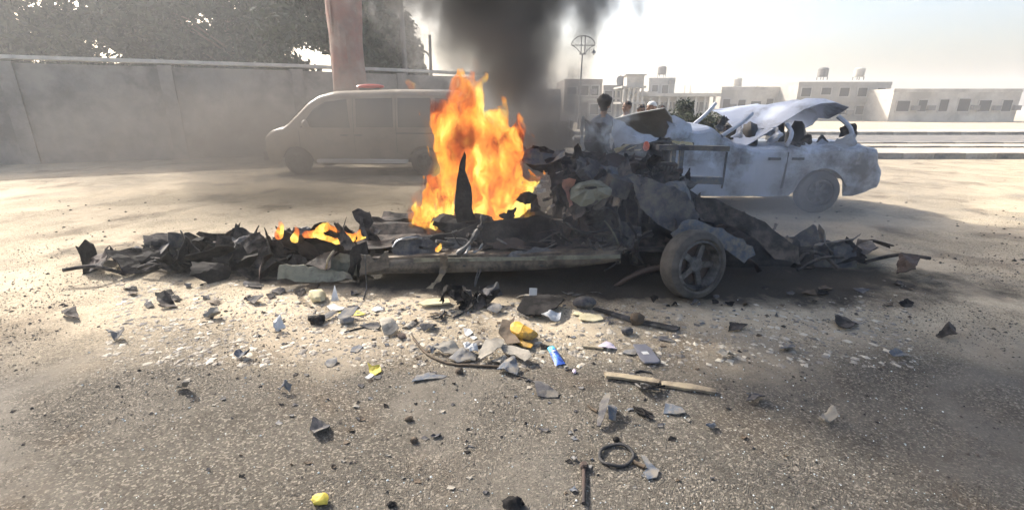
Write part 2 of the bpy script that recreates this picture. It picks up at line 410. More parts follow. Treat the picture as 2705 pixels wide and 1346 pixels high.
# ------------------------------------------------------------------ trees
M_leaf = mat('dark_needles', (.045,.066,.036), (.018,.028,.017), 1.5, .8, 0, 0, island=True)
M_leaf2 = mat('olive_leaves', (.07,.085,.04), (.028,.036,.02), 1.5, .8, 0, 0, island=True)
M_bark = mat('grey_bark', (.16,.13,.10), (.09,.07,.055), 9, .9, 0, .6, 25)
M_gum  = mat('peeling_gum_bark', (.40,.31,.25), (.15,.105,.10), 1.0, .9, 0, .8, 10, (.30,.16,.13), .8, .30, .2)
def leaves(blobs, n, size, seed):
    rg = np.random.default_rng(seed)
    vol = np.array([b[3]**1.6 for b in blobs]); pick = rg.choice(len(blobs), n, p=vol/vol.sum())
    C = np.array([b[:3] for b in blobs])[pick]; Rr = np.array([(b[3], b[3], b[4] if len(b) > 4 else b[3]) for b in blobs])[pick]
    u = rg.normal(size=(n, 3)); u /= np.linalg.norm(u, axis=1)[:,None]
    P = C + u*Rr*(rg.random(n)**.45)[:,None]*(1+.18*rg.normal(size=(n,1)))
    a = rg.normal(size=(n,3)); a /= np.linalg.norm(a, axis=1)[:,None]
    b = np.cross(a, rg.normal(size=(n,3))); b /= np.linalg.norm(b, axis=1)[:,None]
    s = (size*(.6+.9*rg.random(n)))[:,None]
    V = np.stack([P-a*s, P+b*s*.35, P+a*s, P-b*s*.35], 1).reshape(-1,3)
    F_ = np.arange(n*4).reshape(-1,4)
    mb = MB(); mb.v = [Vector(p) for p in V]; mb.f = [tuple(f) for f in F_.tolist()]; mb.mi = [0]*n
    return mb
def tree(name, label, x, y, h, r, seed, leafmat, nleaf=5000, size=.22, base=.15, cone=True, group=None, tr=.22, bark=None, fat=1.0):
    rnd = random.Random(seed); root = thing(name, label, 'tree', (x, y, 0), group)
    t = MB(); path = [(x+.12*h*.06*math.sin(i*1.3+seed), y, h*i/8*.96) for i in range(9)]
    t.tube(path, [tr*(1-.85*i/8) for i in range(9)], 9)
    bl = []
    for i in range(74):
        f = base+(1-base)*rnd.random()**.8; q = rnd.random()*6.283
        rr = r*((1-f)**.75 if cone else math.sin(math.pi*min(1,(f-base)/(1-base)*.9+.1))**.6)
        d = rr*rnd.uniform(.45, 1.0)
        c = (x+math.cos(q)*d, y+math.sin(q)*d, h*f)
        bl.append((*c, fat*rnd.uniform(.16,.30)*r*(.5+.6*(1-f)), fat*rnd.uniform(.12,.22)*r*(.6+.5*(1-f))))
        if i % 2 == 0:
            z0 = max(.3, h*f-d*.5); t.tube([(x, y, z0), ((x+c[0])/2, (y+c[1])/2, z0+d*.35), c], [.05, .035, .012], 5)
    t.build('trunk', bark or M_bark, root, 50)
    leaves(bl, nleaf, size, seed).build('crown', leafmat, root)
    return root
tree('conifer_tree', 'tall dark conifer rising beside the big pale trunk', -7.6, 22, 11.5, 3.4, 1, M_leaf, 34000, .17, .04, True, fat=1.25)
tree('conifer_tree', 'dark conifer between the tall conifer and thick utility pole', -5.9, 24, 7.3, 2.5, 2, M_leaf, 24000, .16, .04, True, fat=1.2)
tree('conifer_tree', 'low dark conifer below the thick utility pole', -5.35, 25.5, 5.3, 1.7, 3, M_leaf, 15000, .15, .04, True, fat=1.2)
tree('conifer_tree', 'smallest dark conifer left of the thin lamp pole', -4.8, 26.2, 3.9, 1.1, 8, M_leaf, 9000, .13, .04, True, fat=1.2)
tree('broadleaf_tree', 'olive leafy tree left of the big pale trunk', -17.5, 32, 14.5, 5.0, 4, M_leaf, 34000, .25, .12, False, fat=1.35)
tree('broadleaf_tree', 'leafy tree far left over the compound wall', -27, 32, 14, 5.4, 5, M_leaf2, 34000, .25, .12, False, fat=1.35)
tree('conifer_tree', 'dark conifer at the far left behind the wall', -36, 32, 15, 5.2, 6, M_leaf, 26000, .25, .06, True, fat=1.3)
tree('broadleaf_tree', 'dark leafy tree between the two olive ones over the wall', -22.5, 37, 16, 5.2, 7, M_leaf, 26000, .26, .12, False, fat=1.35)

# the big trunk right behind the van
def interp_(a, t):
    i = min(int(t), len(a)-2); return a[i]+(a[i+1]-a[i])*(t-i)
def big_trunk():
    x, y = D(880, 190, y=15.2).x, 15.2
    root = thing('gum_tree', 'big pale gum tree trunk with peeling bark behind the van', 'tree', (x, y, 0))
    path = [(x+.03*math.sin(i*.35), y, i*.23) for i in range(37)]; n = 30
    mb = MB(); mb.tube(path, [interp_([.62,.54,.50,.48,.47,.47,.47,.47,.46,.45,.42,.38,.34], i/36*12) for i in range(37)], n)
    for p in mb.v:
        q = math.atan2(p.y-y, p.x-x); k = 1+.13*fb(math.cos(q)*1.5, math.sin(q)*1.5, p.z*.5, 3)+.03*math.sin(q*5+p.z*.5)
        p.x = x+(p.x-x)*k; p.y = y+(p.y-y)*k
    mb.build('trunk', M_gum, root, 60)
    l = MB(); tops = []
    for a, e in ((.4, 1), (2.4, 1.2), (4.2, .9), (5.4, 1.1)):
        tp = (x+2.2*math.cos(a), y+2.2*math.sin(a), 8.4+2*e); tops.append(tp)
        l.tube(spline([(x, y, 7.6), (x+.9*math.cos(a), y+.9*math.sin(a), 8.4+e*.6), tp], 4), [.26-.02*i for i in range(9)], 8)
    l.build('limb', M_gum, root, 60)
    leaves([(t[0]+random.Random(i*7+j).uniform(-1.2,1.2), t[1]+random.Random(i*9+j).uniform(-1.2,1.2), t[2]+random.Random(i*5+j).uniform(-.6,1.4), .8) for i, t in enumerate(tops) for j in range(5)], 3500, .2, 31).build('crown', M_leaf2, root)
    # ragged strips of hanging bark
    for k, (q, z, hh, m_) in enumerate(((-1.2, 3.2, .9, M_gum), (-2.1, 4.3, 1.3, M_gum))):
        r_ = .50; ex = []
        for i in range(7):
            zz_ = z+hh*(i/6-.5); wq = .10*(1-.5*abs(i/6-.5))
            ex += [(x+r_*math.cos(q-wq), y+r_*math.sin(q-wq), zz_), (x+(r_+.02)*math.cos(q+wq), y+(r_+.02)*math.sin(q+wq), zz_)]
        MB().add(ex, [(2*i, 2*i+1, 2*i+3, 2*i+2) for i in range(6)]).build('bark_strip', m_, root)
big_trunk()

# ------------------------------------------------------------------ poles
M_pole = mat('weathered_pole', (.17,.165,.16), (.12,.115,.11), 4, .8)
M_iron = mat('grey_iron', (.22,.23,.24), (.15,.155,.16), 6, .6, .4)
def util_pole():
    p = D(1016, 130, y=23.0); x, y = p.x, 23.0
    r_ = thing('utility_pole', 'thick dark utility pole between conifer and smoke', 'pole', (x, y, 0))
    MB().tube([(x, y, 0), (x, y, 4), (x, y, 9)], [.14, .115, .09], 10).build('pole_shaft', M_pole, r_, 50)
    MB().box((x, y-.02, 8.4), (1.7, .1, .12)).build('crossarm', M_pole, r_)
    for dx in (-.75, -.3, .3, .75): MB().lathe([(.0,8.46),(.05,8.46),(.06,8.52),(.03,8.58),(0.0,8.6)], 8, Matrix.Translation((x+dx, y, 0)), closed=False).build('insulator', M_white, r_)
    p = D(1083, 180, y=27.0); x, y = p.x, 27.0; zt = D(1085, 88, y=27.0).z
    r_ = thing('lamp_pole', 'thin pole with a short lamp arm right of the conifers', 'pole', (x, y, 0))
    MB().tube([(x, y, 0), (x, y, 2.5), (x+.05, y, zt)], [.12, .10, .075], 8).build('pole_shaft', M_pole, r_, 50)
    zl = D(1078, 130, y=27.0).z
    MB().tube([(x, y, zl-.25), (x-.15, y, zl-.05), (x-.33, y, zl+.05)], .05, 6).build('lamp_arm', M_pole, r_, 50)
    MB().ball((x-.42, y, zl+.10), (.16,.09,.06), 10, 6, rot=(0,.45,0)).build('lamp_head', M_pole, r_, 60)
util_pole()
def ornate_lamp():
    y = 36.0; c = D(1467, 116, y=y); x = c.x; zb = D(1467, 135, y=y).z; zt = D(1467, 90, y=y).z
    Rr = .82; zc = D(1467, 114, y=y).z
    root = thing('street_lamp', 'tall slim street lamp with arched iron lattice top', 'street lamp', (x, y, 0))
    MB().tube([(x-.1, y, 0), (x-.1, y, 1.0), (x-.08, y, 3.0), (x-.03, y, zb)], [.11, .085, .06, .045], 10).build('pole_shaft', M_iron, root, 50)
    for dx in (-.13, .13):
        MB().tube([(x+dx, y, zb), (x+dx, y, zt)], .035, 6).build('upright', M_iron, root)
    arc = [(x+Rr*math.cos(a), y, zc+(zt-zc)*math.sin(a)) for a in [math.pi*i/16 for i in range(17)]]
    MB().tube(arc, .03, 6).build('top_arch', M_iron, root, 60)
    MB().tube([(x-Rr, y, zc), (x+Rr, y, zc)], .03, 6).build('crossbar', M_iron, root)
    for s in (-1, 1):
        MB().tube(spline([(x+s*Rr, y, zc), (x+s*.55, y, zc-.12), (x+s*.28, y, zb+.18), (x+s*.13, y, zb)], 5), .028, 6).build('lower_arch', M_iron, root, 60)
    for s in ((1,)):
        lx = x+s*(Rr-.06); zl = D(1494, 130, y=y).z
        l = MB().tube([(lx, y, zc), (lx, y, zl+.1)], .012, 5).build('lantern_hanger', M_iron, root)
        MB().lathe([(.03,.14),(.07,.10),(.17,-.06),(.17,-.09),(.0,-.09),(0,.14)], 12, Matrix.Translation((lx, y, zl))).build('lantern_shade', M_iron, root, 40)
        MB().ball((lx, y, zl-.14), (.09,.09,.10), 10, 7).build('lantern_globe', M_white, root, 60)
    MB().box((x, y, zb-.03), (.5, .1, .07)).build('collar', M_iron, root)
ornate_lamp()
# ------------------------------------------------------------------ far buildings
M_conc = mat('raw_concrete', (.34,.32,.29), (.26,.245,.22), 1.2, .9, 0, .1, 10)
M_dkcon = mat('brown_concrete', (.25,.225,.20), (.18,.165,.15), 1.2, .9, 0, .1, 10)
M_lime = mat('limewashed_wall', (.52,.49,.43), (.40,.375,.335), .5, .9, 0, .1, 8, (.30,.275,.24), .35, .35)
M_hole = mat('dark_interior', (.04,.038,.036), (.03,.028,.026), 2, .9)
M_frame = mat('window_frame', (.42,.40,.37), (.34,.32,.30), 3, .7)
def building(label, px0, px1, y, ptop, depth, material, wins=(), doors=(), parapet=.35, extras=None, floors=None, name='building'):
    """box house from its left and right edge and top in view px, standing at distance y"""
    xa, xb = D(px0, 270, y=y).x, D(px1, 270, y=y).x; zt = D((px0+px1)/2, ptop, y=y).z
    cx = (xa+xb)/2; root = thing(name, label, 'building', (cx, y+depth/2, 0))
    W = xb-xa
    MB().box((cx, y+depth/2, zt/2), (W, depth, zt)).build('wall', material, root)
    r = MB()
    t = .2
    r.box((cx, y+t/2-.03, zt+parapet/2), (W+.06, t, parapet)); r.box((cx, y+depth-t/2, zt+parapet/2), (W, t, parapet))
    r.box((xa+t/2, y+depth/2, zt+parapet/2), (t-.01, depth-2*t, parapet)); r.box((xb-t/2, y+depth/2, zt+parapet/2), (t-.01, depth-2*t, parapet))
    r.build('parapet', material, root)
    if floors:
        for zf in floors: MB().box((cx, y-.06, zf), (W+.1, .30, .22)).build('floor_slab', M_conc, root)
    br_ = random.Random(int(px0))
    for (fx, z0, ww, hh) in wins:
        ww *= br_.uniform(.7, 1.2); hh *= br_.uniform(.8, 1.1); fx += br_.uniform(-.02, .02)
        if br_.random() < .4: MB().box((xa+fx*W+ww*.9, y-.22, z0+hh*.3), (.75, .34, .5)).build('air_conditioner', M_pole, root)
        wx = xa+fx*W; z0 = min(z0, zt-.3-hh)
        if z0 < .3: continue
        f = MB(); f.box((wx, y-.02, z0-.05), (ww+.2, .16, .1)); f.box((wx, y-.02, z0+hh+.04), (ww+.2, .16, .08))
        f.box((wx-ww/2-.05, y-.02, z0+hh/2), (.1, .12, hh-.02)); f.box((wx+ww/2+.05, y-.02, z0+hh/2), (.1, .12, hh-.02))
        fo = f.build('window', M_frame, root)
        MB().box((wx, y-.004, z0+hh/2), (ww, .05, hh-.02)).build('pane', M_hole, fo)
    for (fx, ww, hh) in doors:
        MB().box((xa+fx*W, y-.01, hh/2), (ww, .08, hh)).build('doorway', M_hole, root)
    return root, xa, xb, zt
# dark two-storey block half hidden by the smoke
building('dark concrete block half hidden in smoke left of satellite dish', 1418, 1512, 52, 208, 9, M_dkcon,
         [(.2, 2.8, 1.0, .9), (.5, 2.8, 1.0, .9), (.8, 2.8, 1.0, .9), (.2, .8, 1.0, 1.0), (.8, .8, 1.0, 1.0)], [(.5, 1.1, 2.0)], floors=(2.3,))
building('low brown house at the left end of the far row', 1330, 1414, 56, 232, 9, M_conc, [(.3, 1.0, 1.1, 1.1), (.7, 1.0, 1.1, 1.1)], [(.5, 1.1, 2.1)])
b2, xa, xb, zt = building('brown house with water tanks and dish behind the standing man', 1516, 1606, 60, 222, 9, M_dkcon,
         [(.15, 2.9, 1.2, 1.2), (.4, 2.9, 1.2, 1.2), (.15, .9, 1.2, 1.1)], [(.75, 2.4, 2.2)], floors=(2.5,))
# satellite dish on that roof
def dish():
    y = 60.4; c = D(1562, 210, y=y)
    r = thing('satellite_dish', 'dark satellite dish standing on the brown house roof', 'satellite dish', (c.x, y, zt))
    MB().tube([(c.x, y, zt), (c.x, y, c.z)], .06, 8).build('mast', M_iron, r)
    Mx = Matrix.Translation(c) @ Euler((R(70), 0, R(28))).to_matrix().to_4x4()
    MB().lathe([(.02,0),(.4,.04),(.7,.13),(.85,.22),(.87,.24),(.7,.16),(.4,.07),(.02,.03)], 20, Mx).build('reflector', M_pole, r, 40)
    MB().tube([Mx @ Vector((0,-.8,.2)), Mx @ Vector((0,-.1,.75))], .025, 5).build('feed_arm', M_iron, r)
dish()
# open frame of pale columns
def column_frame():
    y = 55.0; xs = [D(px, 260, y=y).x for px in (1568, 1581, 1592, 1603, 1614)]
    zt_ = D(1590, 222, y=y).z; r = thing('concrete_frame', 'unfinished frame of slim pale concrete columns and beams', 'building', (sum(xs)/5, y, 0))
    for x in xs:
        for yy in (y, y+4): MB().box((x, yy, zt_/2), (.22, .22, zt_)).build('column', M_lime, r)
    for z in (zt_*.56, zt_+.12): MB().box(((xs[0]+xs[-1])/2, y+2, z), (xs[-1]-xs[0]+.6, 4.6, .2)).build('floor_slab', M_conc, r)
    MB().box((xs[2]+.3, y+1.6, zt_+.8), (1.9, 1.6, 1.1)).build('stair_head', M_lime, r)
    MB().box((xs[2]+.3, y+1.6, zt_+1.42), (2.3, 2.0, .14)).build('roof', M_conc, r)
column_frame()
building('grey block with rooftop posts standing behind the white terrace house', 1628, 1692, 66, 208, 9, M_conc,
         [(.25, 4.3, 1.0, 1.1), (.62, 4.3, 1.0, 1.1)], (), .6)
building('small white upper room on the terrace house', 1610, 1650, 61, 238, 5, M_lime, [(.5, 3.5, .9, .9)], ())
def terrace_house():
    y = 56.0; xa, xb = D(1608, 270, y=y).x, D(1800, 270, y=y).x; W = xb-xa; zt_ = D(1690, 243, y=y).z; cx = (xa+xb)/2
    r = thing('terrace_house', 'long white house with overhanging roof slab and terrace posts', 'building', (cx, y+4, 0))
    MB().box((cx, y+5.5, zt_/2), (W, 7, zt_)).build('wall', M_lime, r)
    MB().box((cx, y+4.6, zt_+.18), (W+.8, 9.6, .34)).build('roof', M_lime, r)
    for i in range(9): MB().box((xa+.2+i*(W-.4)/8, y+.1, zt_/2), (.22, .22, zt_)).build('column', M_lime, r)
    for i in range(8):
        wx = xa+.2+(i+.5)*(W-.4)/8
        f = MB().box((wx, y+1.96, 1.55), (1.0, .1, 1.2)).build('window', M_frame, r)
        MB().box((wx, y+1.925, 1.55), (.84, .06, 1.04)).build('pane', M_hole, f)
    for px in (1722, 1736): 
        x = D(px, 230, y=y+3).x; MB().tube([(x, y+3, zt_+.3), (x, y+3, zt_+1.3)], .05, 6).build('roof_post', M_lime, r)
terrace_house()
building('pale flat-roofed house at the right behind the white wreck', 1810, 1990, 62, 226, 10, M_lime,
         [(.1+.2*i, 1.3, 1.2, 1.2) for i in (0,1,3,4)], [(.5, 1.2, 2.2)])
building('brown two-storey house far right of the street', 2000, 2230, 58, 214, 10, M_conc,
         [(.1+.2*i, z, 1.0, .9) for i in range(5) for z in (.7, 2.9)], (), floors=(2.2,))
building('low white house at the right end of the far row', 2240, 2560, 54, 232, 10, M_lime,
         [(.1+.16*i, 1.1, 1.3, 1.2) for i in range(6)], ())
for i, (px, y_, zb_) in enumerate(((1850, 66, 3.75), (2060, 62, 4.7), (2150, 62, 4.7), (1660, 69, 5.4))):
    c = D(px, 240, y=y_); r_ = thing('water_tank', ['white roof water tank on the pale flat-roofed house', 'left roof water tank on the brown two-storey house', 'right roof water tank on the brown two-storey house', 'roof water tank on the grey block'][i], 'water tank', (c.x, y_, zb_))
    MB().lathe([(0,.35),(.55,.35),(.58,.45),(.58,1.25),(.45,1.4),(.15,1.46),(0,1.46)], 18, Matrix.Translation((c.x, y_, zb_)), closed=False).build('tank_body', M_lime if i % 2 == 0 else M_pole, r_, 40)
    for k in range(4): MB().box((c.x+(.4 if k % 2 else -.4), y_+(.4 if k < 2 else -.4), zb_+.18), (.08,.08,.36)).build('leg', M_iron, r_)
# clipped ball tree and hedge
def ball_tree(px, py, y, label):
    c = D(px, py, y=y); r = thing('clipped_tree', label, 'tree', (c.x, y, 0))
    MB().tube([(c.x, y, 0), (c.x, y, c.z)], [.05, .035], 7).build('trunk', M_bark, r)
    leaves([(c.x+.12*math.cos(i*2.4), y+.12*math.sin(i*2.4), c.z+.1*math.sin(i), .2) for i in range(6)], 1100, .06, 55).build('crown', M_leaf, r)
ball_tree(1723, 272, 16, 'small clipped ball-headed tree right of the crowd')
for i, px in enumerate((1690, 1714, 1738, 1765, 1795, 1830)):
    c = D(px, 300, y=15.2)
    b_ = leaves([(c.x+.3*math.cos(k*1.9), 15.2+.3*math.sin(k*1.9), .35+.16*k, .34) for k in range(6)], 1300, .07, 70+i).build('shrub', M_leaf2)
    tag(b_, ['grey-green shrub nearest the crumpled bonnet', 'grey-green shrub under the ball-headed tree', 'grey-green shrub, third of the hedge row from the left',
             'grey-green shrub, fourth of the hedge row from the left', 'grey-green shrub, fifth of the hedge row from the left', 'rightmost grey-green shrub of the hedge row'][i], 'shrub', 'hedge shrubs by the pavement')

# ------------------------------------------------------------------ van
M_vanp = mat('dusty_beige_paint', (.38,.32,.245), (.33,.275,.21), 2, .4, 0, .02, 30, (.25,.21,.165), 1.5, .25)
M_red  = mat('red_lens', (.55,.05,.04), (.45,.035,.03), 5, .3)
M_dark = mat('dark_trim', (.05,.05,.05), (.035,.035,.035), 6, .6)
M_step = mat('step_white', (.88,.87,.83), (.82,.81,.77), 6, .4)
M_seat = mat('grey_seat_cloth', (.20,.20,.20), (.15,.15,.15), 9, .9)
def interp(tab, x):
    if x <= tab[0][0]: return tab[0][1]
    for (a, b), (c, d) in zip(tab, tab[1:]):
        if x <= c: return b+(d-b)*(x-a)/(c-a)
    return tab[-1][1]
def wheel(parent, M, r=.33, wdt=.22, rimr=.21, tyre=None, rim=None, spokes=7):
    """axis along local y, outer face towards -y"""
    Mx = M @ Euler((R(90), 0, 0)).to_matrix().to_4x4()
    h = wdt/2
    t = MB().lathe([(rimr,-h*.75),(rimr+.02,-h),(r-.05,-h),(r-.012,-h*.75),(r,-h*.4),(r,h*.4),(r-.012,h*.75),(r-.05,h),(rimr+.02,h),(rimr,h*.75)], 40, Mx).build('tyre', tyre or M_tyre, parent, 35)
    rm = MB().lathe([(rimr+.012,h*.8),(rimr-.012,h*.92),(rimr-.03,h*.55),(rimr-.04,-h*.6),(rimr-.005,-h*.7)], 40, Mx)
    rm.lathe([(.0,h*.42),(.055,h*.45),(.075,h*.3),(.075,h*.0),(0,h*0)], 20, Mx, closed=False)
    for k in range(spokes):
        q = 2*math.pi*k/spokes; A = Mx @ Matrix.Rotation(q, 4, 'Z')
        rm.box((rimr*.53, 0, h*.25), (rimr*.82, .05, .03), A)
    rm.build('rim', rim or M_ash, parent, 35)
    MB().lathe([(rimr-.04,h*.05),(.0,h*.05),(.0,-h*.3),(rimr-.04,-h*.3)], 28, Mx).build('brake_disc', M_rust, parent, 35)
    return t
def van():
    xf = -6.05; y0 = 11.55
    root = thing('van', 'dusty beige van with white side step, seen through smoke', 'van', (xf+2.5, y0+.95, 0))
    L_ = 5.1; W = .95
    top = [(0,.76),(.05,.94),(.25,1.06),(.6,1.16),(.72,1.22),(1.25,1.70),(1.5,1.85),(1.9,1.95),(3.4,1.985),(4.6,1.97),(4.9,1.93),(5.02,1.80),(5.08,1.2),(5.1,.7)]
    bot = [(0,.42),(.1,.30),(.4,.26),(4.7,.27),(5.0,.36),(5.1,.45)]
    nose = [(0,.70),(.08,.82),(.3,.92),(.8,.98),(4.8,1.0),(5.0,.975),(5.1,.92)]
    def half(x, z):
        w_ = W*interp(nose, x)
        if z > 1.02: w_ -= .155*(z-1.02)**1.25
        if z < .5: w_ -= .05*(.5-z)/.25
        return w_
    Mv = Matrix.Translation((xf, y0+W, 0)) 
    Mv = Mv @ Matrix.Translation((2.5,0,0)) @ Matrix.Rotation(R(-3.0), 4, 'Z') @ Matrix.Translation((-2.5,0,0))
    xs = sorted(set([i*.1 for i in range(52)] + [a for a, _ in top] + [.03,.05]))
    xs = [x for x in xs if x <= 5.1]
    ring = []
    for x in xs:
        zt, zb = interp(top, x), interp(bot, x); sec = []
        rad = min(.16, (zt-zb)*.3)
        for k in range(9):
            z = zb+(zt-rad-zb)*k/8; sec.append((-half(x, z), z))
        h = half(x, zt-rad)
        for k in range(1, 5):
            a = math.pi/2*k/4; sec.append((-(h-rad*1.3)-rad*1.3*math.cos(a), zt-rad+rad*math.sin(a)))
        sec.append((0, zt+.02))
        ring.append(sec+[(-p[0], p[1]) for p in sec[-2::-1]])
    n = len(ring[0]); b = MB()
    vs = [(x, p[0], p[1]) for x, s_ in zip(xs, ring) for p in s_]
    # wheel arches: the lower side is lifted over each wheel
    WX = (.88, 4.0); RA = .40
    fs = []
    out = []
    for (x, yy, z) in vs:
        for wx in WX:
            d = abs(x-wx)
            if d < RA and abs(yy) > .5:
                zz_ = .33+math.sqrt(RA*RA-d*d)
                if z < zz_: z = min(zz_, z+.9*(zz_-z)) if z < zz_ else z
        out.append((x, yy, z))
    for i in range(len(xs)-1):
        for k in range(n-1):
            a = i*n+k; fs.append((a, a+1, a+n+1, a+n))
    fs.append(tuple(range(n))[::-1]); fs.append(tuple((len(xs)-1)*n+k for k in range(n)))
    b.add(out, fs, Mv); body = b.build('body', M_vanp, root, 40)
    def patch(name, pts, m, off=.006, parent=None):
        # polygon (x,z) laid on the near side, filled as a fan with rings
        mb = MB(); cx = sum(p[0] for p in pts)/len(pts); cz = sum(p[1] for p in pts)/len(pts)
        P = []
        for i in range(len(pts)):
            a, c = pts[i], pts[(i+1)%len(pts)]
            for k in range(4): P.append((a[0]+(c[0]-a[0])*k/4, a[1]+(c[1]-a[1])*k/4))
        V = []; N_ = len(P)
        for s_ in (1, .66, .33): V += [(cx+(p[0]-cx)*s_, cz+(p[1]-cz)*s_) for p in P]
        V.append((cx, cz))
        f = []
        for r_ in range(2):
            for k in range(N_): f.append((r_*N_+k, r_*N_+(k+1)%N_, (r_+1)*N_+(k+1)%N_, (r_+1)*N_+k))
        for k in range(N_): f.append((2*N_+k, 2*N_+(k+1)%N_, 3*N_))
        mb.add([(x, -half(x, z)-off, z) for x, z in V]+[(x, -half(x, z)+.012, z) for x, z in V[:N_]], f+[(k, (k+1)%N_, 3*N_+1+(k+1)%N_, 3*N_+1+k) for k in range(N_)], Mv)
        return mb.build(name, m, parent or root, 50)
    patch('window', [(1.05,1.12),(1.4,1.54),(1.66,1.70),(2.2,1.76),(2.26,1.12)], M_glass).__setitem__('label', 'front door window with mirror')
    patch('window', [(2.42,1.13),(2.42,1.77),(3.3,1.79),(3.3,1.13)], M_glass)
    patch('window', [(3.42,1.13),(3.42,1.79),(4.2,1.79),(4.2,1.13)], M_glass)
    patch('window', [(4.3,1.13),(4.3,1.79),(4.88,1.74),(4.95,1.14)], M_glass)
    # door gaps as thin dark seams
    for x in (1.0, 2.34, 3.36):
        patch('door_seam', [(x,.42),(x+.012,.42),(x+.012,1.78 if x > 1.3 else 1.05),(x,1.78 if x > 1.3 else 1.05)], M_dark, .003)
    patch('door_rail', [(3.36,.98),(4.9,.98),(4.9,1.01),(3.36,1.01)], M_dark, .004)
    for x in (2.12, 2.46): MB().box((0,0,0), (.18,.035,.035), Mv @ Matrix.Translation((x, -half(x,.95)-.025, .95))).build('door_handle', M_dark, root)
    # windscreen
    ws = MB(); P = []
    for x in (.76, .92, 1.08, 1.22):
        for k in range(7):
            t_ = -1+2*k/6; zt = interp(top, x); P.append((x-.012, t_*(half(x, zt-.16)-.14), zt+.008+.018*(1-t_*t_)))
    ws.add(P, [(i*7+k, i*7+k+1, (i+1)*7+k+1, (i+1)*7+k) for i in range(3) for k in range(6)], Mv); ws.build('windscreen', M_glass, root, 50)
    mr = MB(); mr.ball((1.25, -1.06, 1.2), (.07,.11,.10), 12, 8); mr.tube([(1.3,-.88,1.10),(1.27,-.98,1.15)], .025, 6)
    mm_ = MB().add(mr.v, mr.f, Mv); mm_.build('side_mirror', M_vanp, root, 60)
    st = MB().box((2.55, -W-.12, .36), (2.15, .2, .075), Mv); st.build('side_step', M_step, root)
    for x in (1.7, 3.3): MB().box((x, -W+.05, .31), (.05, .2, .05), Mv).build('step_bracket', M_dark, root)
    MB().box((.03, 0, .44), (.16, 1.5, .2), Mv).build('front_bumper', M_dark, root)
    MB().box((5.06, 0, .46), (.14, 1.7, .2), Mv).build('rear_bumper', M_dark, root)
    for s_ in (-1, 1):
        MB().ball((0,0,0), (.16,.11,.10), 12, 8, rot=None).v
        h_ = MB().add(MB().ball((.2, s_*.66, .80), (.17,.13,.10), 12, 8).v, MB().ball((0,0,0), 1, 12, 8).f, Mv); h_.build('headlight', M_glass, root, 60)
    for wx in WX:
        for s_ in (-1, 1):
            wr = bpy.data.objects.new('wheel', None); link(wr, root, Mv @ Vector((wx, s_*.84, .33)))
            wheel(wr, Mv @ Matrix.Translation((wx, s_*.84, .33)) @ (Matrix() if s_ < 0 else Matrix.Rotation(math.pi, 4, 'Z')), .33, .2, .2)
    # red roof beacon on its foot
    bc = MB().ball((2.55, -.1, 2.065), (.36,.11,.065), 18, 8); MB().add(bc.v, bc.f, Mv).build('roof_beacon', M_red, root, 60)
    MB().box((2.55, -.1, 2.01), (.5,.16,.05), Mv).build('beacon_foot', M_dark, root)
    ft = MB()
    MB().box((2.5,0,.36), (3.9,1.5,.12), Mv).build('underbody', M_dark, root)
van()
# ------------------------------------------------------------------ helper: panel standing towards the viewer
def vpanel(pts, y, tilt=0.0, amp=.05, seed=0, thick=.006, mb=None, jag=.055, folds=5, rings=4, hole=None, yaw=0.0):
    P = [D(px, py, y=y) for px, py in pts]
    cx = sum(p.x for p in P)/len(P); cz = sum(p.z for p in P)/len(P)
    mb = mb or MB(); t = MB().shard([(p.x-cx, p.z-cz) for p in P], thick, amp, seed, None, rings, folds, 0, jag, hole)
    mb.add([(cx+v.x, y+tilt*v.y+yaw*v.x-v.z, cz+v.y) for v in t.v], t.f); return mb

def loft_car(top, bot, nose, W, Mx, WX=(), RA=.38, wz=.33, step=.12, tumble=.2, belt=1.0):
    x0, x1 = top[0][0], top[-1][0]
    def half(x, z):
        w_ = W*interp(nose, x)
        if z > belt: w_ -= tumble*(z-belt)**1.2
        if z < .5: w_ -= .05*(.5-z)/.25
        return w_
    xs = sorted(set([x0+i*step for i in range(int((x1-x0)/step)+1)]+[a for a, _ in top]))
    ring = []
    for x in xs:
        zt, zb = interp(top, x), interp(bot, x); sec = []; rad = min(.13, (zt-zb)*.3)
        for k in range(9):
            z = zb+(zt-rad-zb)*k/8; sec.append((-half(x, z), z))
        h = half(x, zt-rad)
        for k in range(1, 5):
            a = math.pi/2*k/4; sec.append((-(h-rad*1.3)-rad*1.3*math.cos(a), zt-rad+rad*math.sin(a)))
        sec.append((0, zt+.02)); ring.append(sec+[(-p[0], p[1]) for p in sec[-2::-1]])
    n = len(ring[0]); out = []
    for x, s_ in zip(xs, ring):
        for (yy, z) in s_:
            for wx in WX:
                d = abs(x-wx)
                if d < RA and abs(yy) > .5: z = max(z, wz+math.sqrt(RA*RA-d*d)*.98) if z < wz+RA else z
            out.append((x, yy, z))
    fs = [(i*n+k, i*n+k+1, (i+1)*n+k+1, (i+1)*n+k) for i in range(len(xs)-1) for k in range(n-1)]
    fs.append(tuple(range(n))[::-1]); fs.append(tuple((len(xs)-1)*n+k for k in range(n)))
    return MB().add(out, fs, Mx), half
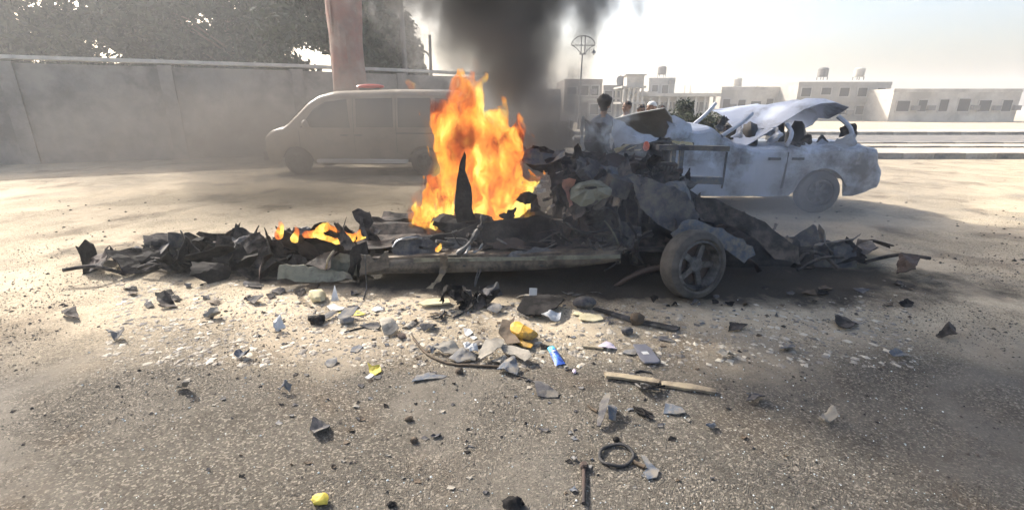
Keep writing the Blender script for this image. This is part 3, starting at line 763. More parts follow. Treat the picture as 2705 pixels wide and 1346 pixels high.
def side_patch(pts, half, Mx, off=.006, side=-1):
    mb = MB(); cx = sum(p[0] for p in pts)/len(pts); cz = sum(p[1] for p in pts)/len(pts); P = []
    for i in range(len(pts)):
        a, c = pts[i], pts[(i+1)%len(pts)]
        for k in range(4): P.append((a[0]+(c[0]-a[0])*k/4, a[1]+(c[1]-a[1])*k/4))
    V = []; N_ = len(P)
    for s_ in (1, .66, .33): V += [(cx+(p[0]-cx)*s_, cz+(p[1]-cz)*s_) for p in P]
    V.append((cx, cz)); f = []
    for r_ in range(2):
        for k in range(N_): f.append((r_*N_+k, r_*N_+(k+1)%N_, (r_+1)*N_+(k+1)%N_, (r_+1)*N_+k))
    for k in range(N_): f.append((2*N_+k, 2*N_+(k+1)%N_, 3*N_))
    b0 = len(V)
    V3 = [(x, side*(half(x, z)+off), z) for x, z in V]+[(x, side*(half(x, z)-.012), z) for x, z in V[:N_]]
    return mb.add(V3, f+[(k, (k+1)%N_, b0+(k+1)%N_, b0+k) for k in range(N_)], Mx)

# ------------------------------------------------------------------ white wreck behind, bonnet buckled up
def white_wreck():
    y0, W = 7.25, .86
    root = thing('wrecked_car', 'white wrecked car with bonnet buckled up behind the burning wreck', 'car', (3.3, y0+W, 0))
    Mx = Matrix.Translation((0, y0+W, 0))
    top = [(2.45,1.22),(2.6,1.30),(2.95,1.33),(3.15,1.20),(3.4,1.06),(4.9,1.02),(5.3,1.05),(5.55,.98),(5.7,.72)]
    bot = [(2.45,.34),(2.8,.27),(5.3,.27),(5.7,.4)]
    nose = [(2.45,.97),(2.9,1.0),(5.2,1.0),(5.7,.9)]
    WX = (4.75,)
    b, half = loft_car(top, bot, nose, W, Mx, WX, step=.06)
    for p in b.v:
        k_ = .05*fb(p.x*1.6, p.y*1.5, p.z*2.0, 3)-.10*max(0, .22-abs(fb(p.x*1.9+3, p.y, p.z*1.7, 2)))+.05*abs((p.x*1.3+p.z*2.1) % 1.0-.5)
        p.y += (k_ if p.y < y0+W else -k_); p.z += .05*fb(p.x*2.1, p.y*1.3, 4, 3)*(1 if p.z > .8 else 0)
    b.build('body', M_bluewh, root, 14)
    for x in (3.22, 4.14): side_patch([(x,.4),(x+.014,.4),(x+.014,.95),(x,.95)], half, Mx, .03).build('door_seam', M_dark, root)
    for x in (3.95, 4.3): MB().box((x, -half(x,.85)-.03, .85), (.17,.045,.035), Mx).build('door_handle', M_dark, root)
    # roof blown off and folded down on bent pillars, dark seats below
    P0 = {'a': (3.15,-.80,1.18), 'b': (4.15,-.80,1.02), 'c': (5.15,-.78,1.05), 'd': (3.2,.80,1.2), 'e': (4.2,.8,1.02), 'f': (5.2,.78,1.05)}
    tops = {'a': (3.62,-.66,1.50), 'b': (4.20,-.60,1.34), 'c': (4.95,-.62,1.46), 'd': (3.6,.66,1.66), 'e': (4.2,.62,1.55), 'f': (5.0,.6,1.62)}
    for k in P0:
        a_, b_ = Vector(P0[k]), Vector(tops[k]); MB().tube(spline([Mx @ a_, Mx @ ((a_+b_)/2+Vector((.05,-.04,.03))), Mx @ b_], 4), .032, 7).build('roof_pillar', M_bluewh, root, 50)
    rp_ = MB().shard([(3.5,-.7),(4.2,-.66),(5.05,-.68),(5.1,.64),(4.2,.66),(3.55,.70)], .012, .16, 333, None, 6, 7, 0, .02)
    MB().add([Mx @ Vector((v.x, v.y, 1.50+v.z+.09*v.y+.10*math.sin(v.x*3.1))) for v in rp_.v], rp_.f).build('roof', M_bluewh, root, 22)
    for k, (sx_, sy_) in enumerate(((3.75,-.38),(3.75,.38),(4.55,-.3),(4.55,.3))):
        MB().ball(Mx @ Vector((sx_, sy_, 1.08)), (.12,.22,.30), 12, 9, .12, 60+k).build('seat', M_dark, root, 50)
    for k in range(14):
        rr_ = random.Random(700+k); Mi = T(Mx @ Vector((rr_.uniform(3.0,5.5), rr_.uniform(-.85,-.4), rr_.uniform(.95,1.35))), (rr_.uniform(30,120), rr_.uniform(-50,50), rr_.uniform(0,360)))
        MB().shard(rect(rr_.uniform(.12,.4), rr_.uniform(.06,.2)), .006, .06, 720+k, Mi, 3, 4, 0, .08).build('torn_sheet', rr_.choice([M_bluewh, M_char, M_ash, M_dkgrey]), root)
    for wx, s_ in ((4.75,-1),(4.75,1)):
        wr = bpy.data.objects.new('wheel', None); link(wr, root, Mx @ Vector((wx, s_*.76, .33)))
        wheel(wr, Mx @ Matrix.Translation((wx, s_*.76, .33)) @ (Matrix() if s_ < 0 else Matrix.Rotation(math.pi, 4, 'Z')), .33, .2, .2)
    # buckled bonnet: a creased plate with real thickness, hinged near the cowl
    A, B, C, D_ = D(1546,301,y=7.6), D(1672,274,y=7.05), D(1692,320,y=7.4), D(1664,354,y=7.85)
    E_ = D(1590,342,y=7.9)
    hood = MB(); ctr = (A+B+C+D_+E_)/5; ring_ = [A, (A+B)/2+Vector((0,0,.015)), B, (B+C)/2+Vector((.03,0,.02)), C, D_, (D_+E_)/2, E_, (E_+A)/2]
    mid = [ctr+(p-ctr)*.55+Vector((0,.10,0)) for p in ring_]
    V = ring_+mid+[ctr+Vector((0,.14,0))]; n = len(ring_)
    fs = [(k,(k+1)%n,n+(k+1)%n,n+k) for k in range(n)]+[(n+k,n+(k+1)%n,2*n) for k in range(n)]
    m = len(V); V2 = [p+Vector((.006,.02,.012)) for p in V]
    hood.add(V+V2, fs+[tuple(i+m for i in f[::-1]) for f in fs]+[(k,(k+1)%n,m+(k+1)%n,m+k) for k in range(n)])
    hood.build('bonnet', M_under, root).__setitem__('label', 'buckled bonnet showing its grey underside')
    rim = MB().tube([A+Vector((0,-.012,.01)), (A+B)/2+Vector((0,-.012,.025)), B+Vector((0,-.012,.01)), (B+C)/2+Vector((.03,-.012,.02)), C+Vector((0,-.01,0))], .011, 6); rim.build('bonnet_edge', M_white, root)
    vpanel([(1672,280),(1700,290),(1722,303),(1740,312),(1745,345),(1690,352),(1668,345),(1684,318)], 7.28, .35, .05, 5).build('wing', M_bluewh, root, 25)
    # torn front: fender skin, arch lip, inner wall, engine bay
    vpanel([(1546,300),(1562,302),(1600,330),(1662,348),(1640,356),(1580,362),(1548,372),(1541,340)], 7.12, .2, .07, 6).build('fender', M_bluewh, root, 25)
    vpanel([(1545,374),(1580,362),(1600,360),(1602,368),(1575,378),(1550,386)], 7.22, 0, .03, 7).build('fender_flap', M_cream, root)
    ar = [D(x, yy, y=7.2) for x, yy in ((1553,392),(1580,370),(1610,360),(1650,356),(1690,358),(1745,362))]
    MB().tube(spline(ar, 5), .022, 8).build('arch_lip', M_dkgrey, root, 60)
    vpanel([(1690,354),(1740,358),(1745,366),(1700,364)], 7.16, 0, .01, 8).build('wing_trim', M_cream, root)
    eb = MB().box((1.75, 8.1, .72), (1.25, 1.2, .7)); 
    for p in eb.v: p.x += .08*math.sin(p.z*9); p.z += .06*math.cos(p.x*7)
    eb.build('engine_bay', M_soot, root)
    rnd = random.Random(40)
    for i in range(26):
        c = (rnd.uniform(1.1, 2.5), rnd.uniform(7.3, 7.9), rnd.uniform(.35, 1.12))
        Mi = T(c, (rnd.uniform(0,180), rnd.uniform(0,180), rnd.uniform(0,180)))
        MB().shard(rect(rnd.uniform(.12,.4), rnd.uniform(.06,.22)), .006, .05, 400+i, Mi).build('torn_sheet', rnd.choice([M_char, M_char, M_ash, M_bluewh, M_cream, M_dkgrey]), root)
    # pale edge pillar and struts at the front left corner
    vpanel([(1464,292),(1472,290),(1466,330),(1468,372),(1474,395),(1466,398),(1460,360),(1460,315)], 7.25, .1, .02, 9).build('front_pillar', M_white, root)
    vpanel([(1473,300),(1540,318),(1545,372),(1500,392),(1474,372)], 7.6, .2, .08, 10).build('grille_panel', M_char, root)
    vpanel([(1533,336),(1541,334),(1544,352),(1538,376),(1533,360)], 7.3, 0, .02, 11).build('torn_sheet', M_white, root)
    for i, (a, b_) in enumerate((((1466,395),(1510,412)), ((1470,380),(1530,410)), ((1500,388),(1480,400)), ((1520,385),(1535,405)), ((1480,405),(1520,400)), ((1465,380),(1490,405)))):
        MB().tube([D(*a, y=7.1+.04*i), D(*b_, y=7.2)], .02+.006*(i % 2), 6).build('bent_strut', M_cream if i % 2 == 0 else M_pale, root)
    vpanel([(1558,385),(1612,380),(1640,392),(1625,412),(1565,415)], 7.0, .3, .05, 12).build('headlight_housing', M_ash, root)
    MB().ball(D(1626,368,y=7.05), (.05,.04,.07), 10, 7, .15, 3).build('turn_lamp', M_redor, root, 60)
    MB().box(((D(1470,400,y=7.2).x+2.6)/2, 7.35, .42), (1.5, .16, .14), None, (0, .06, .05)).build('bumper_beam', M_ash, root)
M_redor = mat('orange_lens', (.75,.16,.06), (.6,.10,.04), 8, .35)
M_under = mat('primer_grey', (.40,.39,.37), (.30,.29,.275), 3, .8, 0, .1, 30)
white_wreck()

# ------------------------------------------------------------------ dark off-road car half lost in the smoke
def jeep():
    c = D(1437, 303, y=13.2)
    Mx = Matrix.Translation((c.x-.25, 13.2, 0)) @ Matrix.Rotation(R(62), 4, 'Z')      # local -y is its front
    root = thing('offroad_car', 'dark square off-road car with round headlights half lost in smoke', 'car', (c.x-.25, 13.2, 0))
    Wd, Lg = .84, 4.0
    b = MB(); b.box((0, .75, .95), (1.62, 1.5, .55), Mx); b.box((0, 2.75, 1.0), (1.72, 2.5, .75), Mx)
    bo = b.build('body', M_dark, root)
    c_ = MB(); c_.add([(-.83,1.5,1.37),(.83,1.5,1.37),(.83,4.0,1.37),(-.83,4.0,1.37),(-.74,1.75,1.86),(.74,1.75,1.86),(.74,3.9,1.86),(-.74,3.9,1.86)],
        [(0,1,5,4),(1,2,6,5),(2,3,7,6),(3,0,4,7),(4,5,6,7)], Mx); c_.build('cab', M_dark, root)
    for s in (-1, 1):
        MB().box((s*.70, .6, .85), (.30, 1.3, .16), Mx).build('fender', M_dark, root)
        h = Mx @ Matrix.Translation((s*.55, -.01, 1.12)) @ Matrix.Rotation(R(90), 4, 'X')
        MB().lathe([(.16,.0),(.165,.05),(.13,.06),(.12,.01)], 24, h).build('headlight_ring', M_white, root, 40)
        MB().lathe([(.12,.02),(.08,.035),(.0,.045)], 20, h, closed=False).build('headlight', M_glass, root, 40)
        for yy in (.62, 3.2):
            wr = bpy.data.objects.new('wheel', None); p = Mx @ Vector((s*.78, yy, .37)); link(wr, root, p)
            wheel(wr, Mx @ Matrix.Translation((s*.78, yy, .37)) @ Matrix.Rotation(R(90)*s, 4, 'Z'), .37, .22, .2)
    for i in range(7): MB().box((-.3+.1*i, -.012, .98), (.045, .03, .34), Mx).build('grille_bar', M_ash, root)
    MB().box((0, -.12, .62), (1.7, .14, .16), Mx).build('front_bumper', M_ash, root)
    MB().add([(-.68,1.52,1.42),(.68,1.52,1.42),(.62,1.715,1.81),(-.62,1.715,1.81)], [(0,1,2,3)], Mx @ Matrix.Translation((0,-.02,0))).build('windscreen', M_glass, root)
    for s in (-1, 1): MB().box((s*.802, 2.3, 1.6), (.03, .75, .3), Mx).build('window', M_glass, root)
jeep()

# ------------------------------------------------------------------ people behind the white wreck
M_skin = mat('brown_skin', (.26,.15,.10), (.22,.125,.08), 8, .55)
M_hair = mat('black_hair', (.022,.019,.018), (.012,.011,.011), 30, .7, 0, .5, 90)
M_shirtL = mat('pale_shirt', (.55,.52,.42), (.45,.42,.34), 10, .85, 0, .2, 40)
M_shirtD = mat('dark_shirt', (.06,.06,.07), (.04,.04,.045), 10, .85, 0, .2, 40)
M_shirtB = mat('blue_jacket', (.10,.13,.18), (.07,.09,.13), 10, .85, 0, .2, 40)
M_trous = mat('dark_trousers', (.07,.065,.06), (.05,.045,.045), 10, .9)
M_cap = mat('white_cap', (.70,.69,.65), (.58,.57,.54), 10, .85)
M_eye = mat('eye', (.03,.025,.02), (.02,.02,.02), 8, .3)
def person(label, px, pytop, y, face, shirt, headwear, bushy=0.0, lean=0.0, elbow=.12):
    """standing figure; face = yaw the person looks (0 = towards the viewer, + = to their left / our right)"""
    ztop = D(px, pytop, y=y).z; H = ztop-.02-bushy; x = D(px, pytop, y=y).x; k = H/1.75
    root = thing('person', label, 'person', (x, y, 0))
    Mx = Matrix.Translation((x, y, 0)) @ Matrix.Rotation(face, 4, 'Z') @ Matrix.Scale(k, 4)
    S = []                                                   # spheres (centre, radius, material index: 0 skin 1 shirt 2 trousers 3 shoe)
    def chain(pts, mi, n=10):
        for (a, ra), (b, rb) in zip(pts, pts[1:]):
            for i in range(n+1):
                t = i/n; S.append((Vector(a).lerp(Vector(b), t), ra+(rb-ra)*t, mi))
    L_ = lean
    for s in (-1, 1):
        chain([((s*.09,0,.92),.095),((s*.105,-.01,.52),.068),((s*.11,.02,.10),.045)], 2)
        chain([((s*.11,.03,.05),.045),((s*.12,-.15,.035),.035)], 3, 5)
        sh = (s*.185,-L_*.9,1.365); el = (s*(.22+elbow),-.02-L_*.6,1.14); ha = (s*(.20+elbow*.6),-.18-L_*.5,.93)
        chain([(sh,.062),(el,.045)], 1); chain([(el,.043),(ha,.030)], 0)
        d = (Vector(ha)-Vector(el)).normalized(); side = Vector((s*1.0,0,0)); p = Vector(ha)
        chain([(p,.030),(p+d*.07,.034)], 0, 4)
        for j, (off, ln) in enumerate(((-.03,.070),(-.010,.082),(.010,.078),(.030,.062))):
            q = p+d*.085+Vector((0,off,0)); chain([(q,.0105),(q+d*ln*.5,.010),(q+d*ln+Vector((-s*.02,0,0)),.009)], 0, 4)
        q = p+d*.03+Vector((0,-.035,0)); chain([(q,.012),(q+d*.035+Vector((0,-.03,0)),.0105)], 0, 4)
    chain([((0,0,.93),.125),((0,-L_*.3,1.08),.115),((0,-L_*.6,1.25),.125),((0,-L_*.8,1.36),.105)], 1, 10)
    for s in (-1, 1): chain([((s*.05,-L_*.3,1.05),.105),((s*.08,-L_*.7,1.29),.105),((s*.13,-L_*.9,1.375),.07)], 1, 8)
    hx = -L_*1.1
    chain([((0,-L_*.9,1.42),.075),((0,hx,1.55),.066)], 0, 6)
    for s in (-1, 1): chain([((s*.03,-L_*.9,1.46),.058),((s*.13,-L_*.9,1.405),.056)], 1, 6)
    hc = Vector((0, hx-.015, 1.635))
    S.append((hc+Vector((0,.02,.025)), .094, 0)); S.append((hc+Vector((0,-.005,.04)), .088, 0)); S.append((hc+Vector((0,-.022,-.03)), .072, 0)); S.append((hc+Vector((0,-.04,-.075)), .046, 0))
    S.append((hc+Vector((0,-.098,-.012)), .016, 0)); S.append((hc+Vector((0,-.108,-.028)), .017, 0))
    for s in (-1, 1):
        S.append((hc+Vector((s*.092,.012,-.005)), .02, 0)); S.append((hc+Vector((s*.092,.016,.018)), .018, 0)); S.append((hc+Vector((s*.034,-.086,.03)), .016, 0))
        S.append((hc+Vector((s*.014,-.086,-.062)), .014, 0)); S.append((hc+Vector((s*.045,-.06,-.02)), .03, 0))
    mb = MB(); unit = MB().ball((0,0,0), 1, 8, 6)
    for c, r, mi in S: mb.add([Mx @ (c+v*r) for v in unit.v], unit.f, None, mi)
    tmp = mb.build('tmp', M_skin); md = tmp.modifiers.new('r', 'REMESH'); md.mode = 'VOXEL'; md.voxel_size = .0135*k
    sm = tmp.modifiers.new('s', 'SMOOTH'); sm.iterations = 2; sm.factor = .5
    dg = bpy.context.evaluated_depsgraph_get(); me = bpy.data.meshes.new_from_object(tmp.evaluated_get(dg))
    loc = WL[tmp.name].copy(); bpy.data.objects.remove(tmp)
    me.materials.clear()
    for m_ in (M_skin, shirt, M_trous, M_dark): me.materials.append(m_)
    nP = len(me.polygons); cen = np.empty(nP*3); me.polygons.foreach_get('center', cen); cen = cen.reshape(-1,3)+np.array(loc)
    best = np.full(nP, 1e9); idx = np.zeros(nP, int)
    for c, r, mi in S:
        w_ = np.array(Mx @ c); d = np.linalg.norm(cen-w_, axis=1)/k-r; u = d < best; best[u] = d[u]; idx[u] = mi
    me.polygons.foreach_set('material_index', idx); me.polygons.foreach_set('use_smooth', [True]*nP); me.update()
    o = bpy.data.objects.new('body', me); link(o, root, loc)
    for s in (-1, 1): MB().add([Mx @ (hc+Vector((s*.034,-.094,.014))+v*.011) for v in unit.v], unit.f).build('eye', M_eye, root)
    # hair or cap: a shell over the skull
    u2 = MB().ball((0,0,0), 1, 20, 14); hv = MB(); keep = []
    R0 = .099+bushy*.7
    V = []
    for v in u2.v:
        tt = max(0, min(1, (v.z+.45)/.9)); tt = tt*tt*(3-2*tt); Rz = .088+(R0-.088)*tt
        q = Vector((v.x*Rz, v.y*(Rz+.008)+.018, v.z*R0+.036+bushy*.3*tt))
        j = 1+(.16 if headwear == 'hair' else .02)*fb(v.x*3.5, v.y*3.5, v.z*3.5+px, 3)
        V.append(Mx @ (hc+q*j))
    f2 = [f for f in u2.f if not all((u2.v[i].y < -.1 and u2.v[i].z < .42) or u2.v[i].z < ((-.72 if bushy else -.45) if headwear == 'hair' else .02) or (abs(u2.v[i].x) > .7 and u2.v[i].z < -.05) for i in f)]
    hv.add(V, f2); hv.build('hair' if headwear == 'hair' else 'cap', M_hair if headwear == 'hair' else M_cap, root, 80)
    return root
person('dark-haired man in dark clothes beside the smoking bonnet, tallest of the onlookers', 1521, 237, 9.25, R(160), M_shirtB, 'hair', .085, .04)
person('man in a pale shirt with short black hair looking left', 1580, 254, 10.3, R(-50), M_shirtL, 'hair', 0, .02)
person('dark-clad onlooker between the pale-shirted man and white cap', 1613, 263, 10.8, R(20), M_shirtD, 'hair')
person('onlooker wearing a white cap above the buckled bonnet', 1641, 254, 10.0, R(-70), M_shirtD, 'cap')
person('dark-clad onlooker right of the one in the white cap', 1664, 264, 10.4, R(15), M_shirtD, 'hair')
# ------------------------------------------------------------------ the burning wreck
car = thing('burning_car', 'blown-apart burning car with tan sill and exposed engine', 'car', (-.1, 5.0, 0))
rnd = random.Random(7)
# sill beam, tan, slightly bent
def beam(pts, depth, y, m, name, parent, seed=0, bend=0.0):
    """pts: (dx, dy_top, dy_bottom) along the beam"""
    mb = MB(); n = len(pts); prof = 6; V = []
    for i, (px, a, b) in enumerate(pts):
        yy = y+bend*math.sin(i*1.7+seed)
        A, B = D(px, a, y=yy), D(px, b, y=yy); h = A.z-B.z
        ring_ = [(0,0),(-.018,.12),(-.03,.35),(-.028,.62),(-.01,.8),(.012,.86),(.012,1.0),(depth,1.0),(depth,0)]
        V += [(A.x, yy+d, B.z+h*t) for d, t in ring_]
    m_ = 9
    fs = [(i*m_+k, (i+1)*m_+k, (i+1)*m_+(k+1)%m_, i*m_+(k+1)%m_) for i in range(n-1) for k in range(m_)]
    fs += [tuple(range(m_)), tuple((n-1)*m_+k for k in range(m_))[::-1]]
    mb.add(V, fs); return mb.build(name, m, parent, 30)
beam([(906,672,692),(935,650,690),(985,648,688),(1040,645,687),(1100,643,686),(1160,642,685),(1230,641,683),(1300,640,681),(1370,638,677),(1440,636,672),(1510,634,664),(1562,632,656)], .16, 4.18, M_tan, 'sill', car, 1, .006)
# upturned flange at the left end of the sill
vpanel([(906,640),(930,642),(934,662),(962,664),(966,634),(976,632),(978,672),(955,680),(925,682),(908,690)], 4.14, .1, .02, 21, .01).build('sill_flange', M_tan, car, 18)
vpanel([(1040,650),(1560,640),(1560,650),(1040,660)], 4.13, 0, .004, 22, .008, jag=.005).build('sill_seam', M_olive, car)
for px in (1116, 1168, 1362): MB().ball(D(px, 668, y=4.155), (.018,.012,.011), 8, 6).build('sill_plug', M_dark, car)
# floor pan and tunnel, sagging
fp = MB()
for j in range(15):
    for i in range(46):
        x = -1.6+3.2*i/45; yy = 4.3+1.5*j/14
        fp.v.append(Vector((x, yy, .30+.05*fb(x*2, yy*2, 1, 4)+.10*math.exp(-((yy-5.05)/.22)**2)+.03*math.sin(yy*22))))
fp.f = [(j*46+i, j*46+i+1, (j+1)*46+i+1, (j+1)*46+i) for j in range(14) for i in range(45)]; fp.mi = [0]*len(fp.f)
b0 = len(fp.v); fp.v += [p-Vector((0,0,.012)) for p in fp.v[:b0]]; fp.f += [tuple(i+b0 for i in f[::-1]) for f in fp.f[:]]; fp.mi = [0]*len(fp.f)
fp.build('floor_pan', M_char, car)
beam([(960,640,655),(1200,615,640),(1400,600,625),(1560,590,612)], .12, 5.75, M_char, 'sill', car, 3, .02)

# heap of burnt and torn pieces inside the outline of the wreck
prof = [(790,618),(860,612),(940,612),(1040,612),(1110,600),(1150,575),(1200,556),(1280,548),(1340,520),(1370,540),(1400,470),(1430,428),(1480,420),(1560,424),(1640,432),(1700,455),(1745,490),(1850,520),(1960,560)]
mats = [M_char, M_char, M_soot, M_soot, M_rust, M_ash, M_dkgrey]
for i in range(150):
    px = rnd.uniform(960, 1960) if i % 4 else rnd.uniform(1380, 1760); yy = rnd.uniform(4.35, 5.6); t = rnd.random()**.9
    topy = interp(prof, px); py = topy+18+(632-topy-18)*t
    if 1345 < px < 1405 and 445 < py < 525: continue
    c = D(px, py, y=yy)
    if c.z < .16: c.z = .16+rnd.random()*.1
    sz = rnd.uniform(.14, .42)*(.6 if py < topy+45 else 1)
    Mi = T(c, (rnd.uniform(-90,90), rnd.uniform(-50,50), rnd.uniform(0,360)))
    q = rnd.random()
    if q < .62:
        MB().shard(rect(sz, sz*rnd.uniform(.35,.9)), .006, sz*.22, 100+i, Mi, 4, 4, 0, .06).build('scorched_sheet', rnd.choice(mats), car)
    elif q < .82:
        p = [Mi @ Vector((sz*(k/3-.5)*1.3, rnd.uniform(-.04,.04), rnd.uniform(-.04,.04))) for k in range(4)]
        MB().tube(spline(p, 4), rnd.uniform(.008,.024), 7).build('bent_bar', rnd.choice(mats), car, 60)
    else:
        bx = MB().box((0,0,0), (sz*.5, sz*.35, sz*.3), Mi); [setattr(v, 'z', v.z+.02*fb(v.x*9, v.y*9, i)) for v in bx.v]
        bx.build('scorched_block', rnd.choice(mats), car)

# larger burnt masses that close the body
for pts, yy, tl, am, nm, m_ in (
    ([(1400,452),(1440,428),(1500,424),(1560,424),(1640,428),(1700,446),(1770,500),(1790,620),(1400,632),(1388,545)], 5.45, .15, .10, 'firewall', M_soot),
    ([(1415,545),(1480,530),(1560,520),(1640,545),(1700,585),(1690,655),(1500,660),(1400,650)], 4.72, .25, .12, 'engine_bay_side', M_soot),
    ([(1000,615),(1060,604),(1130,588),(1200,562),(1290,552),(1350,546),(1415,570),(1420,648),(1200,652),(1000,652)], 4.5, .35, .10, 'seat_base', M_soot),
    ([(1090,590),(1150,572),(1230,552),(1300,545),(1345,530),(1400,560),(1400,640),(1100,640)], 5.15, .2, .12, 'seat_base', M_soot),
    ([(860,615),(930,600),(990,605),(1010,650),(900,655)], 4.75, .3, .08, 'seat_base', M_soot),
    ([(560,640),(640,612),(720,600),(800,606),(880,625),(880,690),(720,705),(570,700)], 4.7, .35, .12, 'burnt_tail', M_soot),
    ([(1780,540),(1860,548),(1940,580),(2010,640),(2020,700),(1900,720),(1790,690)], 4.75, .3, .10, 'burnt_nose', M_soot)):
    vpanel(pts, yy, tl, am, int(pts[0][0]+yy*100), .03, None, .03, 5, 6).build(nm, m_, car, 18)
for x0, yy, w_ in ((-.3,5.0,2.0),(.9,4.75,1.5),(-1.6,4.9,1.2),(1.9,4.8,.9)):
    MB().shard(rect(w_, .30), .02, .05, int(x0*10)+77, T((x0, yy, .155), (86, 0, 4))).build('underbody_light_block', M_soot, car, 18)  # sooty sheets added under the floor to block light from behind
top_line = [(880,560),(960,585),(1040,590),(1110,598),(1180,562),(1260,548),(1320,535),(1352,500),(1400,448),(1430,412),(1470,404),(1530,392),(1590,395),(1650,405),(1700,430),(1745,470),(1800,520),(1880,555)]
for i in range(64):
    px = rnd.uniform(1390, 1760) if i % 3 else rnd.uniform(900, 1350); py = interp(top_line, px)+rnd.uniform(-4, 40)
    s = rnd.uniform(.05, .17); tri = [(-s*.5, -s*.35), (s*rnd.uniform(.2,.6), -s*.4), (s*rnd.uniform(-.1,.5), s*rnd.uniform(.3,.8)), (-s*.35, s*rnd.uniform(0,.3))]
    MB().shard(tri, .005, s*.25, 900+i, T(D(px, py, y=rnd.uniform(4.5, 5.3)), (rnd.uniform(50,120), rnd.uniform(-40,40), rnd.uniform(-50,50))), 2, 3, 0, .09).build('torn_scrap', rnd.choice([M_char, M_char, M_soot, M_rust, M_ash, M_dkgrey]), car)
for i in range(26):
    px = rnd.uniform(980, 1600); a = D(px, rnd.uniform(600, 640), y=4.2+rnd.random()*.25)
    pts_ = [a, a+Vector((rnd.uniform(-.12,.12), rnd.uniform(-.02,.06), rnd.uniform(.02,.10))), a+Vector((rnd.uniform(-.25,.25), rnd.uniform(-.03,.08), rnd.uniform(-.06,.12)))]
    MB().tube(spline(pts_, 5), rnd.uniform(.003,.008), 6).build('loose_wire', rnd.choice([M_soot, M_black, M_rust, M_ash]), car, 60)
# upright seat side / pillar standing in the flames
pil = [(1168,382),(1172,392),(1166,420),(1176,445),(1185,470),(1188,500),(1186,540),(1196,552),(1150,560),(1143,530),(1146,490),(1150,450),(1157,410)]
vpanel(pil, 4.6, .02, .03, 31, .05, None, .006, 2, 5).build('pillar', M_soot, car, 35).__setitem__('label', 'black upright pillar standing in the flames')
for i, p in enumerate(((1130,560,4.8,.16),(1160,572,4.7,.20),(1205,562,4.75,.18),(1110,562,5.0,.1))):
    c = D(p[0], p[1], y=p[2]); MB().ball(c, (p[3],.16,.09), 12, 8, .22, 30+i).build('charred_seat', M_soot, car, 40)

# left end: upright torn piece, arched sheet, buckled sheets
vpanel([(880,535),(900,531),(925,540),(938,560),(930,575),(955,600),(975,622),(930,628),(912,600),(904,565),(886,550)], 4.75, .15, .07, 41, .01).build('torn_quarter_panel', M_char, car, 18)
vpanel([(935,545),(985,555),(1045,552),(1075,575),(1080,612),(1000,618),(960,606),(940,575)], 5.1, .3, .08, 42, .008).build('torn_quarter_panel', M_char, car, 18)
vpanel([(905,545),(912,548),(916,575),(930,600),(922,602),(908,575)], 4.7, .1, .02, 43).build('torn_edge', M_ash, car)
vpanel([(985,628),(998,606),(1035,596),(1070,600),(1100,620),(1120,640),(1060,648),(1000,642)], 4.3, .5, .05, 44, .008).build('arched_sheet', M_dkgrey, car, 18)
MB().tube(spline([D(988,622,y=4.27), D(1000,606,y=4.3), D(1030,597,y=4.33), D(1062,600,y=4.33)], 5), .011, 6).build('sheet_edge', M_steel, car, 60)
vpanel([(1100,620),(1140,600),(1175,604),(1190,622),(1150,640),(1110,640)], 4.4, .6, .07, 45).build('crumpled_foil', M_ash, car, 25)
for a, b_, r_, m_ in (((1150,640),(1205,575),.030,M_ash), ((1160,648),(1182,612),.018,M_steel), ((1190,634),(1214,612),.012,M_steel), ((1205,575),(1214,540),.026,M_char)):
    MB().tube(spline([D(*a, y=4.2), D((a[0]+b_[0])/2+4, (a[1]+b_[1])/2+3, y=4.25), D(*b_, y=4.3)], 4), [r_*(.8+.3*math.sin(k*1.3)) for k in range(9)], 7).build('bent_bar', m_, car, 50)
# hanging straps under the sill
vpanel([(1108,640),(1128,640),(1126,672),(1118,692),(1104,690),(1106,668)], 4.11, 0, .02, 46).build('hanging_strap', M_tan, car)
vpanel([(1118,690),(1110,705),(1082,728),(1050,742),(1075,722),(1100,702),(1104,690)], 4.08, 0, .02, 47).build('hanging_strap', M_wood, car)
MB().tube(spline([D(918,640,y=4.1), D(921,700,y=4.08), D(922,725,y=4.05), D(914,752,z=.015)], 6), .006, 6).build('hanging_wire', M_ash, car, 60)
for dx in (0, 7): MB().tube([D(1204+dx,676,y=4.1), D(1196+dx*.6,702,y=4.06), D(1194+dx*.3,722,y=4.04)], .006, 5).build('hanging_wire', M_ash, car)
MB().tube(spline([D(840,630,y=4.1), D(826,650,y=4.05), D(822,668,y=4.05), D(818,688,z=.06)], 6), .010, 6).build('hanging_wire', M_wood, car, 60)
# pale olive rear panel lying low on the left, legs of black plastic over it
vpanel([(826,655),(850,640),(905,648),(905,690),(870,690),(825,672)], 4.3, .25, .04, 48, .01).build('rear_panel', M_olive, car, 18)
vpanel([(700,668),(790,672),(880,690),(890,700),(800,708),(700,700)], 4.15, .5, .03, 49, .012).build('rear_panel', M_olive, car, 18)
vpanel([(885,620),(915,612),(925,640),(918,680),(900,700),(905,660),(896,640),(890,690),(878,690),(880,650)], 4.2, .1, .03, 50, .02).build('melted_plastic', M_soot, car, 18)
vpanel([(790,565),(815,560),(850,580),(890,605),(930,630),(905,642),(850,640),(800,625),(770,600)], 4.45, .45, .09, 51, .01).build('burnt_tailgate', M_soot, car, 18)
vpanel([(838,562),(850,560),(862,580),(900,612),(880,622),(850,600)], 4.3, .2, .04, 52, .012).build('torn_quarter_panel', M_char, car, 18)
